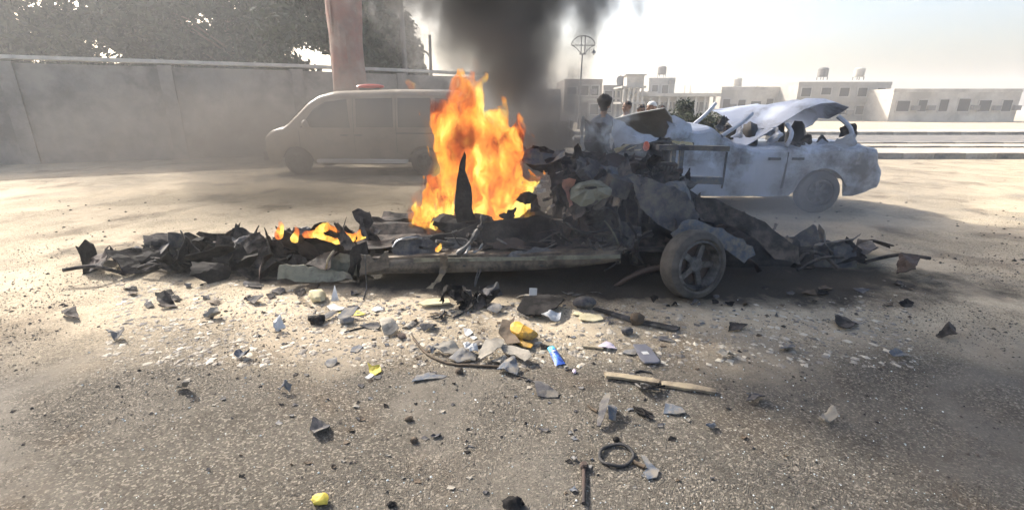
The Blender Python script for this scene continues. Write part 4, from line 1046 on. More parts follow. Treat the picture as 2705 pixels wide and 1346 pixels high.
# rear wreckage further left
for i in range(46):
    px = rnd.uniform(560, 880); yy = rnd.uniform(4.25, 5.5); c = D(px, rnd.uniform(598, 690), y=yy); c.z = max(c.z, .06)
    sz = rnd.uniform(.18, .5); Mi = T(c, (rnd.uniform(-70,70), rnd.uniform(-40,40), rnd.uniform(0,360)))
    MB().shard(rect(sz, sz*rnd.uniform(.4,.9)), .006, sz*.2, 600+i, Mi, 4, 4, 0, .06).build('scorched_sheet', rnd.choice(mats), car)

# right end: engine, inner wing with oval slot, wheel, radiator support
def engine():
    e = bpy.data.objects.new('engine', None); c = D(1620, 540, y=4.95); link(e, car, (c.x, 4.95, .3))
    M0 = T((c.x, 4.95, c.z), (6, 4, 8))
    MB().box((0,0,0), (.56,.50,.42), M0).build('engine_block', M_char, e)
    h = MB().box((0,0,.25), (.52,.32,.10), M0); h.build('cylinder_head', M_ash, e)
    for k in range(4):
        MB().tube([M0 @ Vector((-.2+.13*k,-.17,.24)), M0 @ Vector((-.2+.13*k,-.30,.20)), M0 @ Vector((-.18+.11*k,-.34,.02))], .026, 8).build('intake_pipe', M_ash, e, 60)
    for k, (x, z, r_) in enumerate(((.18,-.08,.10),(-.05,-.14,.075),(.24,.14,.06))):
        MB().lathe([(0,0),(r_*.3,0),(r_*.35,.02),(r_*.85,.02),(r_,0),(r_,.035),(0,.035)], 20, M0 @ Matrix.Translation((x,-.30,z)) @ Matrix.Rotation(R(90),4,'X'), closed=False).build('pulley', M_ash, e, 40)
engine()
# tan inner wing with an oval slot: outline ring built round the slot, then a lower flap
def slot_panel():
    yw = 4.28; out_ = [(1456,462),(1497,454),(1514,458),(1541,476),(1534,496),(1516,500),(1498,516),(1462,520),(1434,502),(1438,476)]
    P = [D(px, py, y=yw) for px, py in out_]; n = 40
    def samp(poly, m):
        per = [0]; Q = poly+[poly[0]]
        for a, b in zip(Q, Q[1:]): per.append(per[-1]+(b-a).length)
        res = []
        for i in range(m):
            s_ = per[-1]*i/m
            for k in range(len(Q)-1):
                if s_ <= per[k+1]: res.append(Q[k].lerp(Q[k+1], (s_-per[k])/(per[k+1]-per[k]))); break
        return res
    O = samp(P, n); sc_ = D(1486, 472, y=yw); rx, rz = .060, .016
    I = []
    for p in O:
        a = math.atan2((p.z-sc_.z)*3.0, p.x-sc_.x); I.append(Vector((sc_.x+rx*math.copysign(abs(math.cos(a))**.6, math.cos(a)), yw, sc_.z+rz*math.copysign(abs(math.sin(a))**.8, math.sin(a)))))
    mid = [o.lerp(i_, .45)-Vector((0,.022+.02*fb(o.x*14, o.z*14, 3),0)) for o, i_ in zip(O, I)]
    I = [p+Vector((0,-.02,0)) for p in I]; Ib = [p+Vector((0,.04,0)) for p in I]; Ob = [p+Vector((0,.06,0)) for p in O]
    V = O+mid+I+Ib+Ob; fs = []
    for r_ in range(4):
        for k in range(n): fs.append((r_*n+k, r_*n+(k+1)%n, (r_+1)*n+(k+1)%n, (r_+1)*n+k))
    MB().add(V, fs).build('inner_wing', M_olive, car, 15).__setitem__('label', 'olive-tan inner wing panel with an oval slot')
    vpanel([(1475,508),(1505,500),(1530,494),(1520,515),(1500,528),(1482,522)], 4.3, .2, .03, 60, .01).build('inner_wing', M_tan, car, 18)
    vpanel([(1416,452),(1432,446),(1448,450),(1440,470),(1432,480),(1440,512),(1430,518),(1424,485),(1414,468)], 4.33, .05, .03, 61, .012).build('scorched_bracket', M_salmon, car, 18)
    vpanel([(1448,520),(1480,525),(1470,560),(1490,590),(1462,580),(1450,550)], 4.42, .1, .05, 62).build('scorched_bracket', M_rust, car, 18)
slot_panel()
vpanel([(1515,418),(1560,425),(1600,440),(1640,450),(1655,470),(1640,485),(1600,470),(1560,455),(1530,440)], 4.6, .7, .05, 63, .01).build('wing_sheet', M_bluegr, car, 18)
vpanel([(1590,450),(1640,452),(1700,470),(1736,500),(1760,540),(1740,590),(1700,590),(1650,560),(1610,520),(1600,480)], 4.35, .35, .045, 64, .01).build('wing_sheet', M_dkgrey, car, 18)
vpanel([(1690,590),(1720,560),(1760,556),(1820,575),(1870,600),(1900,640),(1870,660),(1830,610),(1780,590),(1730,598),(1700,620)], 4.05, .1, .03, 65, .012).build('wheel_arch', M_bluegr, car, 18)
vpanel([(1760,500),(1840,520),(1930,560),(1990,610),(1985,650),(1930,640),(1880,590),(1810,560),(1760,545)], 4.3, .4, .06, 66, .01).build('wing_sheet', M_char, car, 18)
vpanel([(1560,398),(1600,392),(1640,402),(1690,415),(1640,425),(1590,420)], 5.0, .9, .04, 67).build('bonnet_remains', M_rust, car, 18)
vpanel([(1455,415),(1500,395),(1545,386),(1570,392),(1575,408),(1530,415),(1480,424)], 5.1, .6, .05, 68).build('bonnet_remains', M_rust, car, 18)
vpanel([(1310,400),(1335,372),(1370,368),(1400,385),(1440,395),(1450,420),(1400,432),(1340,425)], 5.3, .5, .08, 69).build('bonnet_remains', M_char, car, 18)
vpanel([(1445,372),(1455,360),(1462,372),(1466,392),(1480,405),(1455,412),(1446,395)], 5.0, .1, .04, 70).build('torn_edge', M_soot, car, 18)
vpanel([(1340,366),(1390,378),(1442,388),(1440,394),(1385,386),(1338,374)], 5.2, .1, .02, 71).build('torn_edge', M_char, car, 18)
# radiator support: two uprights on a slotted cross member
for px in (1692, 1712):
    a, b_ = D(px, 362, y=5.15), D(px, 446, y=5.15); MB().box(((a.x+b_.x)/2, 5.15, (a.z+b_.z)/2), (.045,.05,a.z-b_.z)).build('support_upright', M_bluegr, car)
cm = D(1720, 452, y=5.1); MB().box((cm.x+.12, 5.1, cm.z), (.56,.09,.075), None, (0,.03,0)).build('cross_member', M_bluegr, car)
MB().ball((D(1725,453,y=5.05).x, 5.052, D(1725,453,y=5.05).z), (.035,.008,.012), 12, 6).build('member_slot', M_dark, car)
tm = D(1720, 372, y=5.15); MB().box((tm.x+.10, 5.16, tm.z), (.75,.10,.05), None, (0,.02,0)).build('cross_member', M_dkgrey, car)
# wheel, suspension arm, hoses
wc = D(1742, 678, y=3.88); wc.z = .30
wr = bpy.data.objects.new('wheel', None); link(wr, car, wc)
wheel(wr, T(wc, (-6, 4, 20)), .30, .20, .215, M_tyre, M_ash, 5)
MB().tube(spline([D(1545,722,y=4.15), D(1580,700,y=4.12), D(1620,682,y=4.1), D(1665,672,y=4.12), D(1720,660,y=4.2)], 5), [.022]*8+[.03]*13, 8).build('suspension_arm', M_rust, car, 60)
for pts, r_, m_ in (([(1545,520),(1560,560),(1562,600),(1548,640)], .010, M_ash), ([(1520,555),(1540,580),(1558,620),(1560,660)], .008, M_olive), ([(1580,560),(1600,590),(1598,620),(1610,650)], .014, M_black),
                    ([(1640,580),(1610,600),(1606,640),(1640,690)], .010, M_black), ([(1560,640),(1545,665),(1520,680)], .008, M_dkgrey), ([(1420,560),(1470,585),(1540,578),(1580,600)], .012, M_black),
                    ([(1250,600),(1300,625),(1360,628),(1400,612)], .010, M_ash), ([(1480,600),(1500,630),(1560,636),(1600,615)], .012, M_ash)):
    MB().tube(spline([D(a, b_, y=4.22+.05*k) for k, (a, b_) in enumerate(pts)], 5), r_, 7).build('hose', m_, car, 60)
for px, py, r_ in ((1608,592,.022),(1600,605,.014),(1585,618,.016),(1468,612,.014),(1502,610,.012),(1450,585,.012)): MB().ball(D(px,py,y=4.2), (r_,r_,r_), 10, 7, .15, int(px)).build('fitting', M_ash, car, 60)
for k, (pts) in enumerate(([(1265,640),(1300,628),(1345,622),(1390,632),(1440,632),(1440,641),(1350,645)], [(1500,625),(1560,618),(1580,628),(1520,640)], [(1222,610),(1300,600),(1330,612),(1260,628)])):
    vpanel(pts, 4.24, .4, .03, 80+k).build('torn_edge', [M_ash, M_tan, M_rust][k], car, 18)
# recognisable innards: coil spring, radiator, steering wheel, seat frame, exhaust, battery
rd = D(1640, 440, y=4.9)
MB().box((rd.x, 4.9, rd.z), (.46,.05,.30), None, (.25,.12,.15)).build('radiator', M_char, car)
for k in range(12): MB().box((rd.x-.2+.036*k, 4.868, rd.z-.004*k), (.012,.012,.27), None, (.25,.12,.15)).build('radiator_fin', M_ash, car)
ex = [D(1010,700,y=4.6), D(1150,702,y=4.55), D(1300,692,y=4.6), D(1420,690,y=4.65), D(1520,680,y=4.7)]
MB().tube(spline(ex, 5), .03, 9).build('exhaust_pipe', M_rust, car, 60)
bt = D(1555, 470, y=4.5); MB().box((bt.x, 4.55, bt.z), (.22,.16,.17), None, (.2,.3,.2)).build('battery', M_dkgrey, car)
for i, (px, py, yy, w_, h_, rx, rz) in enumerate(((1450,440,4.95,.34,.22,70,10),(1500,432,4.8,.38,.2,55,-20),(1580,440,4.75,.42,.26,60,15),(1650,470,4.6,.40,.30,65,-10),(1700,500,4.5,.36,.32,70,20),(1420,480,4.8,.26,.30,75,-15),(1480,560,4.5,.36,.28,70,10),(1560,590,4.45,.40,.24,60,-8),(1720,560,4.4,.3,.3,75,30),(1390,590,4.6,.36,.22,60,5),(1370,400,5.1,.44,.18,50,-8),(1420,410,5.1,.4,.16,60,12),(1480,405,5.0,.36,.18,65,-25),(1600,410,5.05,.46,.16,50,5))):
    MB().shard(rect(w_, h_), .007, .09, 1300+i, T(D(px, py, y=yy), (rx, 8*math.sin(i), rz)), 5, 6, 0, .08).build('crushed_sheet', [M_char, M_dkgrey, M_rust, M_char, M_bluegr, M_soot][i % 6], car)
# wreck pieces showing bright gaps and shredded linkage in front of the flames' right side
for i, (px, py) in enumerate(((1352,468),(1362,480),(1378,500),(1385,520),(1370,455),(1392,470))):
    MB().shard(rect(rnd.uniform(.05,.12), rnd.uniform(.02,.05)), .005, .02, 90+i, T(D(px,py,y=4.9+.05*i), (70, rnd.uniform(-60,60), 0))).build('torn_edge', rnd.choice([M_white, M_ash, M_steel]), car)
vpanel([(1300,490),(1330,480),(1352,494),(1350,512),(1320,512),(1296,505)], 4.85, .2, .05, 95).build('charred_dashboard', M_soot, car, 18)
vpanel([(1382,440),(1420,430),(1424,470),(1412,520),(1395,540),(1400,490)], 4.9, .1, .05, 96).build('charred_dashboard', M_soot, car, 18)
# ------------------------------------------------------------------ debris on the ground, one object each
_seed = [1000]
def flat(name, label, cat, m, pts, thick=.006, amp=.012, lift=.012, tilt=(0, 0), parent=None, jag=.02, rings=4, group=None, smooth=25):
    _seed[0] += 1
    P = [D(px, py, z=0) for px, py in pts]; cx = sum(p.x for p in P)/len(P); cyy = sum(p.y for p in P)/len(P)
    t = MB().shard([(p.x-cx, p.y-cyy) for p in P], thick, amp, _seed[0], None, rings, 3, 0, jag)
    z0 = gz(cx, cyy); mb = MB(); zs = [v.z+tilt[0]*v.x+tilt[1]*v.y for v in t.v]; lo = min(zs)
    mb.add([(cx+v.x, cyy+v.y, z0-.002+z-lo+(lift-.012)) for v, z in zip(t.v, zs)], t.f)
    o = mb.build(name, m, parent, smooth)
    if parent is None: tag(o, label, cat, group)
    return o
def rod(name, label, cat, m, pts, r, parent=None, n=7, z=None, group=None):
    P = []
    for p in pts:
        zz = (p[2] if len(p) > 2 else r)
        q = D(p[0], p[1], z=zz); q.z += gz(q.x, q.y); P.append(q)
    o = MB().tube(spline(P, 5), r, n).build(name, m, parent, 60)
    if parent is None: tag(o, label, cat, group)
    return o
def lump(name, label, cat, m, px, py, size, seed, jit=.25, group=None, rot=0, sink=.15):
    c = D(px, py, z=0); mb = MB().ball((c.x, c.y, gz(c.x, c.y)+size[2]*(1-sink)), size, 12, 8, jit, seed, rot=(0, 0, rot))
    o = mb.build(name, m, None, 50); return tag(o, label, cat, group)

# left cluster near the shadow edge
lump('foam_lump', 'yellow foam lump at the left edge of the wreck shadow', 'foam', M_cream, 800, 755, (.07,.10,.05), 3, .2, rot=.6)
flat('plastic_shard', 'upright white triangular shard right of the yellow foam', 'shard', M_white, [(833,758),(845,745),(853,757)], .005, .004, .012, (0, .9))
flat('plastic_shard', 'white shard at the lit shadow edge below the white triangle', 'shard', M_white, [(822,775),(840,768),(868,776),(860,784),(835,786)], .004, .008)
flat('plastic_shard', 'flat white shard lying alone right of the yellowish shard', 'shard', M_white, [(934,778),(944,772),(968,774),(962,780),(944,785)], .005, .006)
flat('plastic_shard', 'yellow-green plastic shard in the left cluster', 'shard', M_yel2, [(850,785),(900,781),(920,790),(905,794),(862,793)], .004, .008)
flat('metal_plate', 'long grey plate at the left frame edge', 'plate', M_greypl, [(806,806),(838,792),(850,794),(836,802),(812,810)], .006, .006, .02, (0,.3))
flat('metal_plate', 'grey plate leaning in the middle of the left cluster', 'plate', M_greypl, [(848,806),(870,791),(905,793),(892,802),(860,810)], .006, .01, .03, (.1,.4))
lump('broken_housing', 'grey broken housing with dark end below the leaning plate', 'housing', M_greypl, 874, 812, (.055,.035,.03), 6, .25)
lump('charred_lump', 'black charred lump at the left frame edge', 'lump', M_soot, 798, 812, (.07,.05,.035), 7)
flat('plastic_shard', 'dark flat shard above the lemon-coloured shard cluster', 'shard', M_dkgrey, [(872,775),(900,770),(906,776),(885,780)], .006, .01)
flat('curved_panel', 'light grey curved panel with raised rim, left of centre', 'panel', M_pale, [(955,817),(975,815),(992,826),(1005,836),(985,846),(968,848),(958,832)], .006, .02, .03, (0, .25))
flat('metal_strip', 'dark strip left of the curved grey panel', 'strip', M_dkgrey, [(905,822),(950,812),(958,818),(952,830),(925,826)], .008, .01)
rod('wire', 'dark wire trailing left from the dark strip', 'wire', M_black, [(865,834),(890,827),(915,822)], .006)
flat('plastic_shard', 'brownish shard below the curved grey panel', 'shard', M_rust, [(995,842),(1015,840),(1024,850),(1005,856)], .006, .01)
flat('plank', 'pale cream board at the shadow edge, centre left', 'board', M_cream, [(1052,770),(1075,763),(1128,760),(1132,768),(1110,772),(1065,774)], .012, .004, .03, (0,.15))
tw = thing('wire_bundle', 'tangled bundle of dark wires below the cream board', 'wire', tuple(D(1105,790,z=0)))
for k in range(9):
    a = rnd.uniform(0, 6.28); q = [(1105+28*math.cos(a)+rnd.uniform(-8,8), 790+9*math.sin(a), .01), (1105+rnd.uniform(-8,8), 790+rnd.uniform(-5,5), rnd.uniform(.02,.05)), (1105-26*math.cos(a), 790-9*math.sin(a)+rnd.uniform(-4,4), .01)]
    rod('strand', None, None, M_brown if k % 2 else M_black, q, .005, tw)
rod('wire', 'thick hose looping out of the shadow right of the wire bundle', 'hose', M_ash, [(1140,795),(1165,785),(1175,770),(1172,755,.06)], .008)
flat('plastic_shard', 'dark blue-black shard right of the broken splinters', 'shard', M_dkgrey, [(1055,828),(1080,815),(1100,818),(1088,830),(1066,834)], .006, .015, .02, (0,.2))
flat('plastic_shard', 'pale splintered shard left of the blue-black shard', 'shard', M_pale, [(1010,824),(1035,812),(1048,814),(1030,826)], .006, .015)
flat('plastic_shard', 'black splinter above the pale splintered shard', 'shard', M_soot, [(1035,806),(1048,803),(1052,812),(1040,815)], .008, .012)
flat('ceramic_shard', 'pinkish white shard, larger of the pair near centre', 'shard', M_white, [(1166,830),(1180,830),(1190,838),(1176,846),(1168,838)], .006, .006, .012, (0,.2))
flat('ceramic_shard', 'pinkish white shard, smaller of the pair near centre', 'shard', M_white, [(1182,848),(1194,844),(1201,850),(1192,855)], .006, .004)
flat('plastic_shard', 'blue-grey flat shard on open gravel at the left', 'shard', M_bluegr, [(881,886),(886,876),(905,868),(914,874),(900,887)], .006, .006)
flat('plastic_shard', 'dull grey shard at the far left below the blue-grey one', 'shard', M_greypl, [(818,916),(828,907),(848,906),(850,914),(834,924),(822,923)], .006, .01)
flat('plastic_shard', 'lemon yellow shard on the left gravel', 'shard', M_yel2, [(926,926),(938,930),(956,924),(960,936),(942,944),(930,938)], .006, .015, .012, (0,.1))
flat('plastic_shard', 'small white shard just below the lemon yellow shard', 'shard', M_white, [(918,950),(932,940),(942,943),(928,954)], .005, .006)
flat('plastic_shard', 'dark grey flake beside the small white shard', 'shard', M_dkgrey, [(938,946),(960,944),(956,952),(940,953)], .005, .004)
flat('plastic_strip', 'long wavy blue-grey strip left of centre foreground', 'strip', M_bluegr, [(1036,962),(1048,946),(1080,940),(1100,944),(1126,946),(1112,953),(1080,956)], .006, .015)
# broken bumper in the middle
bu = thing('broken_bumper', 'shattered pale bumper piece with dark curved rod in front', 'bumper', tuple(D(1210,905,z=0)))
for pts, m_, li in (([(1090,888),(1110,880),(1140,876),(1160,886),(1152,900),(1120,896)], M_pale, .03), ([(1205,905),(1222,884),(1250,877),(1268,880),(1262,896),(1235,912),(1208,918)], M_pale, .05),
                ([(1250,880),(1290,886),(1330,900),(1338,912),(1320,920),(1296,904),(1268,900)], M_pale, .045), ([(1128,905),(1165,895),(1200,900),(1196,914),(1150,916)], M_greypl, .02),
                ([(1238,916),(1262,904),(1275,908),(1262,924)], M_pale, .02), ([(1165,885),(1185,880),(1192,890),(1172,896)], M_white, .05), ([(1176,892),(1200,888),(1204,896),(1182,904)], M_white, .05),
                ([(1080,882),(1095,879),(1105,884),(1086,892)], M_bluegr, .02), ([(1195,884),(1222,880),(1226,886),(1200,890)], M_dkgrey, .03)):
    flat('bumper_shard', None, None, m_, pts, .006, .022, li, (0,.12), bu)
rod('bumper_rod', None, None, M_brown, [(1040,848,.02),(1052,864,.02),(1070,885),(1100,903),(1140,915),(1190,920),(1240,922),(1300,924)], .009, bu)
rod('bumper_rod', None, None, M_brown, [(1036,838,.03),(1042,850,.03),(1050,862,.02)], .006, bu)
flat('plastic_shard', 'grey folded shard below the shattered bumper', 'shard', M_bluegr, [(1250,935),(1270,920),(1295,918),(1306,935),(1300,950),(1270,944)], .006, .025, .03, (.1,.1))
flat('plastic_shard', 'small pale shard at the left end of the bumper rod', 'shard', M_pale, [(1030,872),(1040,866),(1052,874),(1034,878)], .005, .006)
# orange-yellow headlamp shell
hl = thing('yellow_casing', 'orange-yellow broken casing lying right of centre', 'casing', tuple(D(1310,850,z=0)))
def dome():
    c = D(1313, 850, z=0); mb = MB().ball((0,0,0), (.105,.062,.045), 12, 8, .22, 8); 
    Mx = T((c.x, c.y, .055), (12, 10, -32)); V = [Mx @ Vector((v.x+.02*fb(v.x*12,v.y*12,2), v.y, v.z if v.z > -.03 else -.03)) for v in mb.v]
    MB().add(V, mb.f).build('shell', M_yellow, hl, 14)
dome()
flat('shell_flange', None, None, M_yellow, [(1282,846),(1290,840),(1330,872),(1342,866),(1336,880),(1318,878),(1295,862)], .008, .01, .02, (0,0), hl)
flat('dark_lining', None, None, M_brown, [(1254,850),(1264,832),(1282,836),(1296,826),(1290,850),(1310,876),(1276,872),(1268,860)], .006, .025, .03, (0,.2), hl)
lump('yellow_crumb', 'yellow crumb at the right end of the orange casing', 'crumb', M_yellow, 1338, 845, (.024,.02,.02), 9)
# blue wrapper
def wrapper():
    r = thing('snack_wrapper', 'shiny blue snack wrapper with cyan top and printed marks', 'wrapper', tuple(D(1399,892,z=0)))
    A, B, C_, D2 = D(1377,870,z=.02), D(1394,866,z=.02), D(1422,912,z=.01), D(1398,917,z=.01)
    n, m = 10, 6; V = []
    for i in range(n+1):
        for j in range(m+1):
            p = A.lerp(D2, i/n).lerp(B.lerp(C_, i/n), j/m); s = math.sin(math.pi*j/m)*math.sin(math.pi*min(1,(i+.6)/n))
            V.append(Vector((p.x, p.y, .006+.028*s**.6+.006*fb(p.x*30,p.y*30,4))))
    b0 = len(V); V += [Vector((p.x, p.y, .003)) for p in V]
    fs = [(i*(m+1)+j, i*(m+1)+j+1, (i+1)*(m+1)+j+1, (i+1)*(m+1)+j) for i in range(n) for j in range(m)]
    fs = fs+[tuple(k+b0 for k in f[::-1]) for f in fs]
    mb = MB(); mb.add(V, fs); mb.mi = [(1 if (k//m) < 3 else 0) for k in range(n*m)]*2
    mb.build('sleeve', [M_foilB, M_foilC], r, 60)
    def mark(px, py, w_, h_, m_, name='print_mark'):
        c = D(px, py, z=.03); MB().ball((c.x, c.y, .0385), (w_, h_, .0015), 14, 5).build(name, m_, r)
    mark(1393,884,.013,.010,M_white); mark(1393,884,.007,.0055,M_eye); mark(1388,890,.006,.004,M_white); mark(1400,897,.012,.004,M_foilC); mark(1398,903,.010,.004,M_foilC); mark(1387,876,.010,.005,M_white)
M_foilB = mat('blue_foil', (.07,.16,.55), (.045,.10,.42), 20, .28, .1, .3, 60)
M_foilC = mat('cyan_foil', (.10,.55,.72), (.06,.40,.62), 20, .28, .1, .3, 60)
wrapper()
flat('plastic_shard', 'black shard tucked behind the top of the blue wrapper', 'shard', M_soot, [(1358,868),(1374,864),(1382,872),(1362,876)], .006, .008)
lump('pebble', 'lilac-white pebble below the blue wrapper', 'pebble', mat('lilac', (.58,.48,.56), (.48,.38,.46), 9, .4), 1445, 935, (.013,.022,.012), 10, .06)
ring_c = D(1428, 925, z=.006); tag(MB().tube([(ring_c.x+.018*math.cos(a), ring_c.y+.015*math.sin(a), .008+gz(ring_c.x,ring_c.y)) for a in [k*math.pi/7 for k in range(14)]], .005, 6, closed=True).build('metal_ring', M_ash, None, 60), 'tiny grey ring between wrapper and pebble', 'ring')
rod('stick', 'thin tan stick pointing at the lilac shard', 'stick', M_wood, [(1467,866,.012),(1492,869,.012),(1518,873,.014)], .009)
flat('plastic_shard', 'lilac-white shard with dark hole at the tip of the stick', 'shard', mat('lilac_plastic', (.52,.46,.52), (.40,.36,.42), 9, .5), [(1505,866),(1525,861),(1545,867),(1552,874),(1530,880),(1508,874)], .006, .012, .012, (0,.1))
flat('plastic_shard', 'dull grey shard left of the slab with the label', 'shard', M_greypl, [(1565,886),(1575,878),(1600,881),(1606,890),(1585,894)], .006, .012)
def tablet():
    P = [D(*q, z=.02) for q in ((1592,866),(1622,866),(1638,876),(1661,908),(1654,912),(1622,912),(1612,904))]
    r = thing('metal_slab', 'flat dark grey slab with a small white label', 'plate', tuple(D(1626,890,z=0)))
    mb = MB(); n = len(P); V = [Vector((p.x, p.y, .026)) for p in P]+[Vector((p.x, p.y, .012)) for p in P]
    mb.add(V, [tuple(range(n))[::-1], tuple(range(n, 2*n))]+[(k, (k+1)%n, n+(k+1)%n, n+k) for k in range(n)])
    so = mb.build('slab', M_slab, r); bv = so.modifiers.new('b', 'BEVEL'); bv.width = .004; bv.segments = 2
    c = [D(*q, z=.027) for q in ((1613,884),(1628,883),(1634,890),(1619,891))]
    MB().add([(p.x, p.y, .0285) for p in c]+[(p.x, p.y, .0265) for p in c], [(0,1,2,3),(0,1,5,4),(1,2,6,5),(2,3,7,6),(3,0,4,7)]).build('label_sticker', M_white, r)
M_slab = mat('brushed_slab', (.20,.20,.225), (.16,.16,.18), 8, .4, .3, .1, 60)
tablet()
rod('rubber_strip', 'short black curved strip below the labelled slab', 'strip', M_black, [(1598,934),(1610,930),(1622,931),(1640,935)], .007)
# long tan strip right
ls = thing('trim_strip', 'long tan trim strip lying across the right foreground', 'strip', tuple(D(1630,968,z=0)))
flat('strip_body', None, None, M_wood, [(1518,944),(1530,945),(1640,958),(1660,962),(1655,972),(1610,966),(1524,954)], .016, .004, .02, (0,0), ls, .006)
flat('strip_body', None, None, M_wood, [(1662,966),(1740,978),(1800,988),(1798,998),(1735,990),(1665,976)], .016, .004, .016, (0,0), ls, .006)
for k in range(8): rod('torn_fibre', None, None, M_soot if k % 3 else M_ash, [(1590+rnd.uniform(0,40), 966+rnd.uniform(-4,8), .02), (1625+rnd.uniform(-10,20), 970+rnd.uniform(-5,8), rnd.uniform(.03,.06)), (1660+rnd.uniform(-10,20), 976+rnd.uniform(-10,6), .02)], .006, ls)
flat('plastic_plate', 'dark grey trapezoid plate in the middle foreground', 'plate', M_dkgrey, [(1344,966),(1366,968),(1405,990),(1404,1001),(1352,1002)], .007, .010, .012, (0,.05))
rod('wire', 'thin dark wire reaching from grey shard to dark plate', 'wire', M_black, [(1300,945),(1325,952),(1345,964)], .004)
# folded bracket
fb_ = thing('folded_bracket', 'folded blue-grey bracket standing in the right foreground', 'bracket', tuple(D(1525,1055,z=0)))
flat('bracket_wing', None, None, M_dkgrey, [(1500,1080),(1508,1040),(1522,1026),(1534,1032),(1524,1060),(1510,1084)], .006, .012, .03, (.5,.1), fb_)
flat('bracket_wing', None, None, M_bluegr, [(1526,1034),(1540,1026),(1552,1040),(1548,1062),(1530,1062)], .006, .015, .02, (-.3,.1), fb_)
rod('bracket_stem', None, None, M_brown, [(1480,1020),(1492,1030),(1502,1036)], .008, fb_)
wt = thing('wire_tangle', 'black tangle of burnt wire in the right foreground', 'wire', tuple(D(1618,1042,z=0)))
for k in range(9): rod('strand', None, None, M_soot, [(1592+rnd.uniform(0,12), 1030+rnd.uniform(-6,10), .01), (1612+rnd.uniform(-8,10), 1038+rnd.uniform(-8,10), rnd.uniform(.01,.035)), (1632+rnd.uniform(-6,14), 1048+rnd.uniform(-8,12), .01)], .006, wt)
flat('plastic_shard', 'blue-grey wedge-shaped shard at the right edge', 'shard', M_bluegr, [(1668,1044),(1672,1028),(1690,1024),(1712,1036),(1724,1048),(1700,1050)], .006, .012)
# black ring with tail
rc = thing('rubber_ring', 'black rubber ring lying flat with a short tail', 'ring', tuple(D(1551,1147,z=0)))
rp = [D(1551+43*math.cos(a), 1147+28*math.sin(a), z=.01) for a in [k*math.pi/14 for k in range(28)]]
for k, p in enumerate(rp): p.z = .011+gz(p.x, p.y)+.004*math.sin(k*.9)
MB().tube(rp, .0085, 8, closed=True).build('hoop', M_black, rc, 60)
rod('tail', None, None, M_brown, [(1592,1160),(1604,1168),(1622,1176)], .010, rc)
flat('plastic_shard', 'blue-grey irregular shard beside the tail of the rubber ring', 'shard', M_bluegr, [(1612,1153),(1624,1156),(1640,1175),(1658,1186),(1652,1204),(1630,1210),(1618,1192),(1628,1182)], .007, .014)
# rod with bolt head
br = thing('steel_rod', 'dark steel rod with a bolt head pointing at the viewer', 'rod', tuple(D(1470,1220,z=0)))
rod('shaft', None, None, M_rust, [(1469,1180,.014),(1469,1225,.014),(1468,1268,.014)], .0095, br)
hp = D(1470, 1174, z=.014); MB().lathe([(0,-.014),(.018,-.014),(.02,-.006),(.02,.01),(.014,.016),(0,.016)], 6, T((hp.x, hp.y, .02), (90,0,0)), closed=False).build('bolt_head', M_rust, br)
flat('plastic_shard', 'small pale grey shard left of the rod head', 'shard', M_greypl, [(1434,1152),(1442,1146),(1452,1156),(1444,1162)], .005, .008)
flat('plastic_shard', 'small grey flake right of the rod head', 'shard', M_greypl, [(1476,1172),(1490,1172),(1486,1182),(1478,1180)], .005, .004)
flat('cloth_scrap', 'dark grey scrap at the left edge of the foreground', 'scrap', M_dkgrey, [(790,1062),(812,1066),(832,1076),(826,1090),(795,1102),(780,1085)], .006, .02)
lump('dry_leaf_clump', 'yellowish leafy clump at the lower left corner', 'clump', M_yel2, 806, 1262, (.035,.03,.02), 14, .35)
lump('charred_lump', 'black lump at the bottom edge right of centre', 'lump', M_soot, 1290, 1272, (.045,.03,.025), 15, .35)
lump('charred_lump', 'black lump at the bottom edge left of centre', 'lump', M_soot, 985, 1270, (.022,.012,.012), 16, .3)
lump('charred_lump', 'small black clod in the left middle foreground', 'lump', M_brown, 1030, 1058, (.022,.016,.014), 17, .35)
lump('charred_lump', 'brown clod below the small black clod', 'lump', M_brown, 1042, 1112, (.020,.016,.012), 18, .35)
flat('leaf', 'curled dark leaf right of the brown clod', 'leaf', M_dkgrey, [(1084,1100),(1092,1094),(1110,1094),(1104,1102),(1090,1105)], .004, .012)
flat('plastic_shard', 'dark sliver left of the folded bracket', 'shard', M_dkgrey, [(1352,1082),(1360,1078),(1382,1082),(1376,1088)], .005, .004)
lump('charred_lump', 'dark clod by the lower edge of the bumper pieces', 'lump', M_brown, 1155, 938, (.025,.02,.018), 19, .3)
lump('charred_lump', 'round dark clod above the rubber ring', 'lump', M_soot, 1550, 1110, (.018,.014,.012), 20, .2)
# shadow zone right
flat('metal_rail', 'long grey metal rail half in shadow, right of centre', 'rail', M_ash, [(1490,780),(1504,779),(1600,806),(1710,828),(1700,836),(1590,814)], .018, .004, .02, (0,0), None, .006)
lump('scorched_lump', 'brown scorched lump on the long grey rail', 'lump', M_brown, 1601, 815, (.055,.045,.05), 21, .2)
lump('scorched_lump', 'grey scorched lump below the long grey rail', 'lump', M_dkgrey, 1578, 838, (.045,.03,.03), 22, .25)
flat('metal_strip', 'short dark strip right of the grey scorched lump', 'strip', M_dkgrey, [(1652,848),(1665,846),(1700,858),(1692,862),(1660,855)], .01, .004)
gp = thing('grille_panel', 'black slotted grille panel at the shadow edge', 'panel', tuple(D(1345,785,z=0)))
flat('panel_body', None, None, M_soot, [(1300,790),(1320,772),(1380,762),(1420,768),(1400,792),(1360,803),(1320,800)], .012, .02, .04, (0,.15), gp)
for k in range(9): flat('slat', None, None, M_white, [(1318+9*k,783-2.4*k),(1324+9*k,781-2.4*k),(1325+9*k,783-2.4*k),(1319+9*k,785-2.4*k)], .006, .0, .075, (0,0), gp, 0, 1)
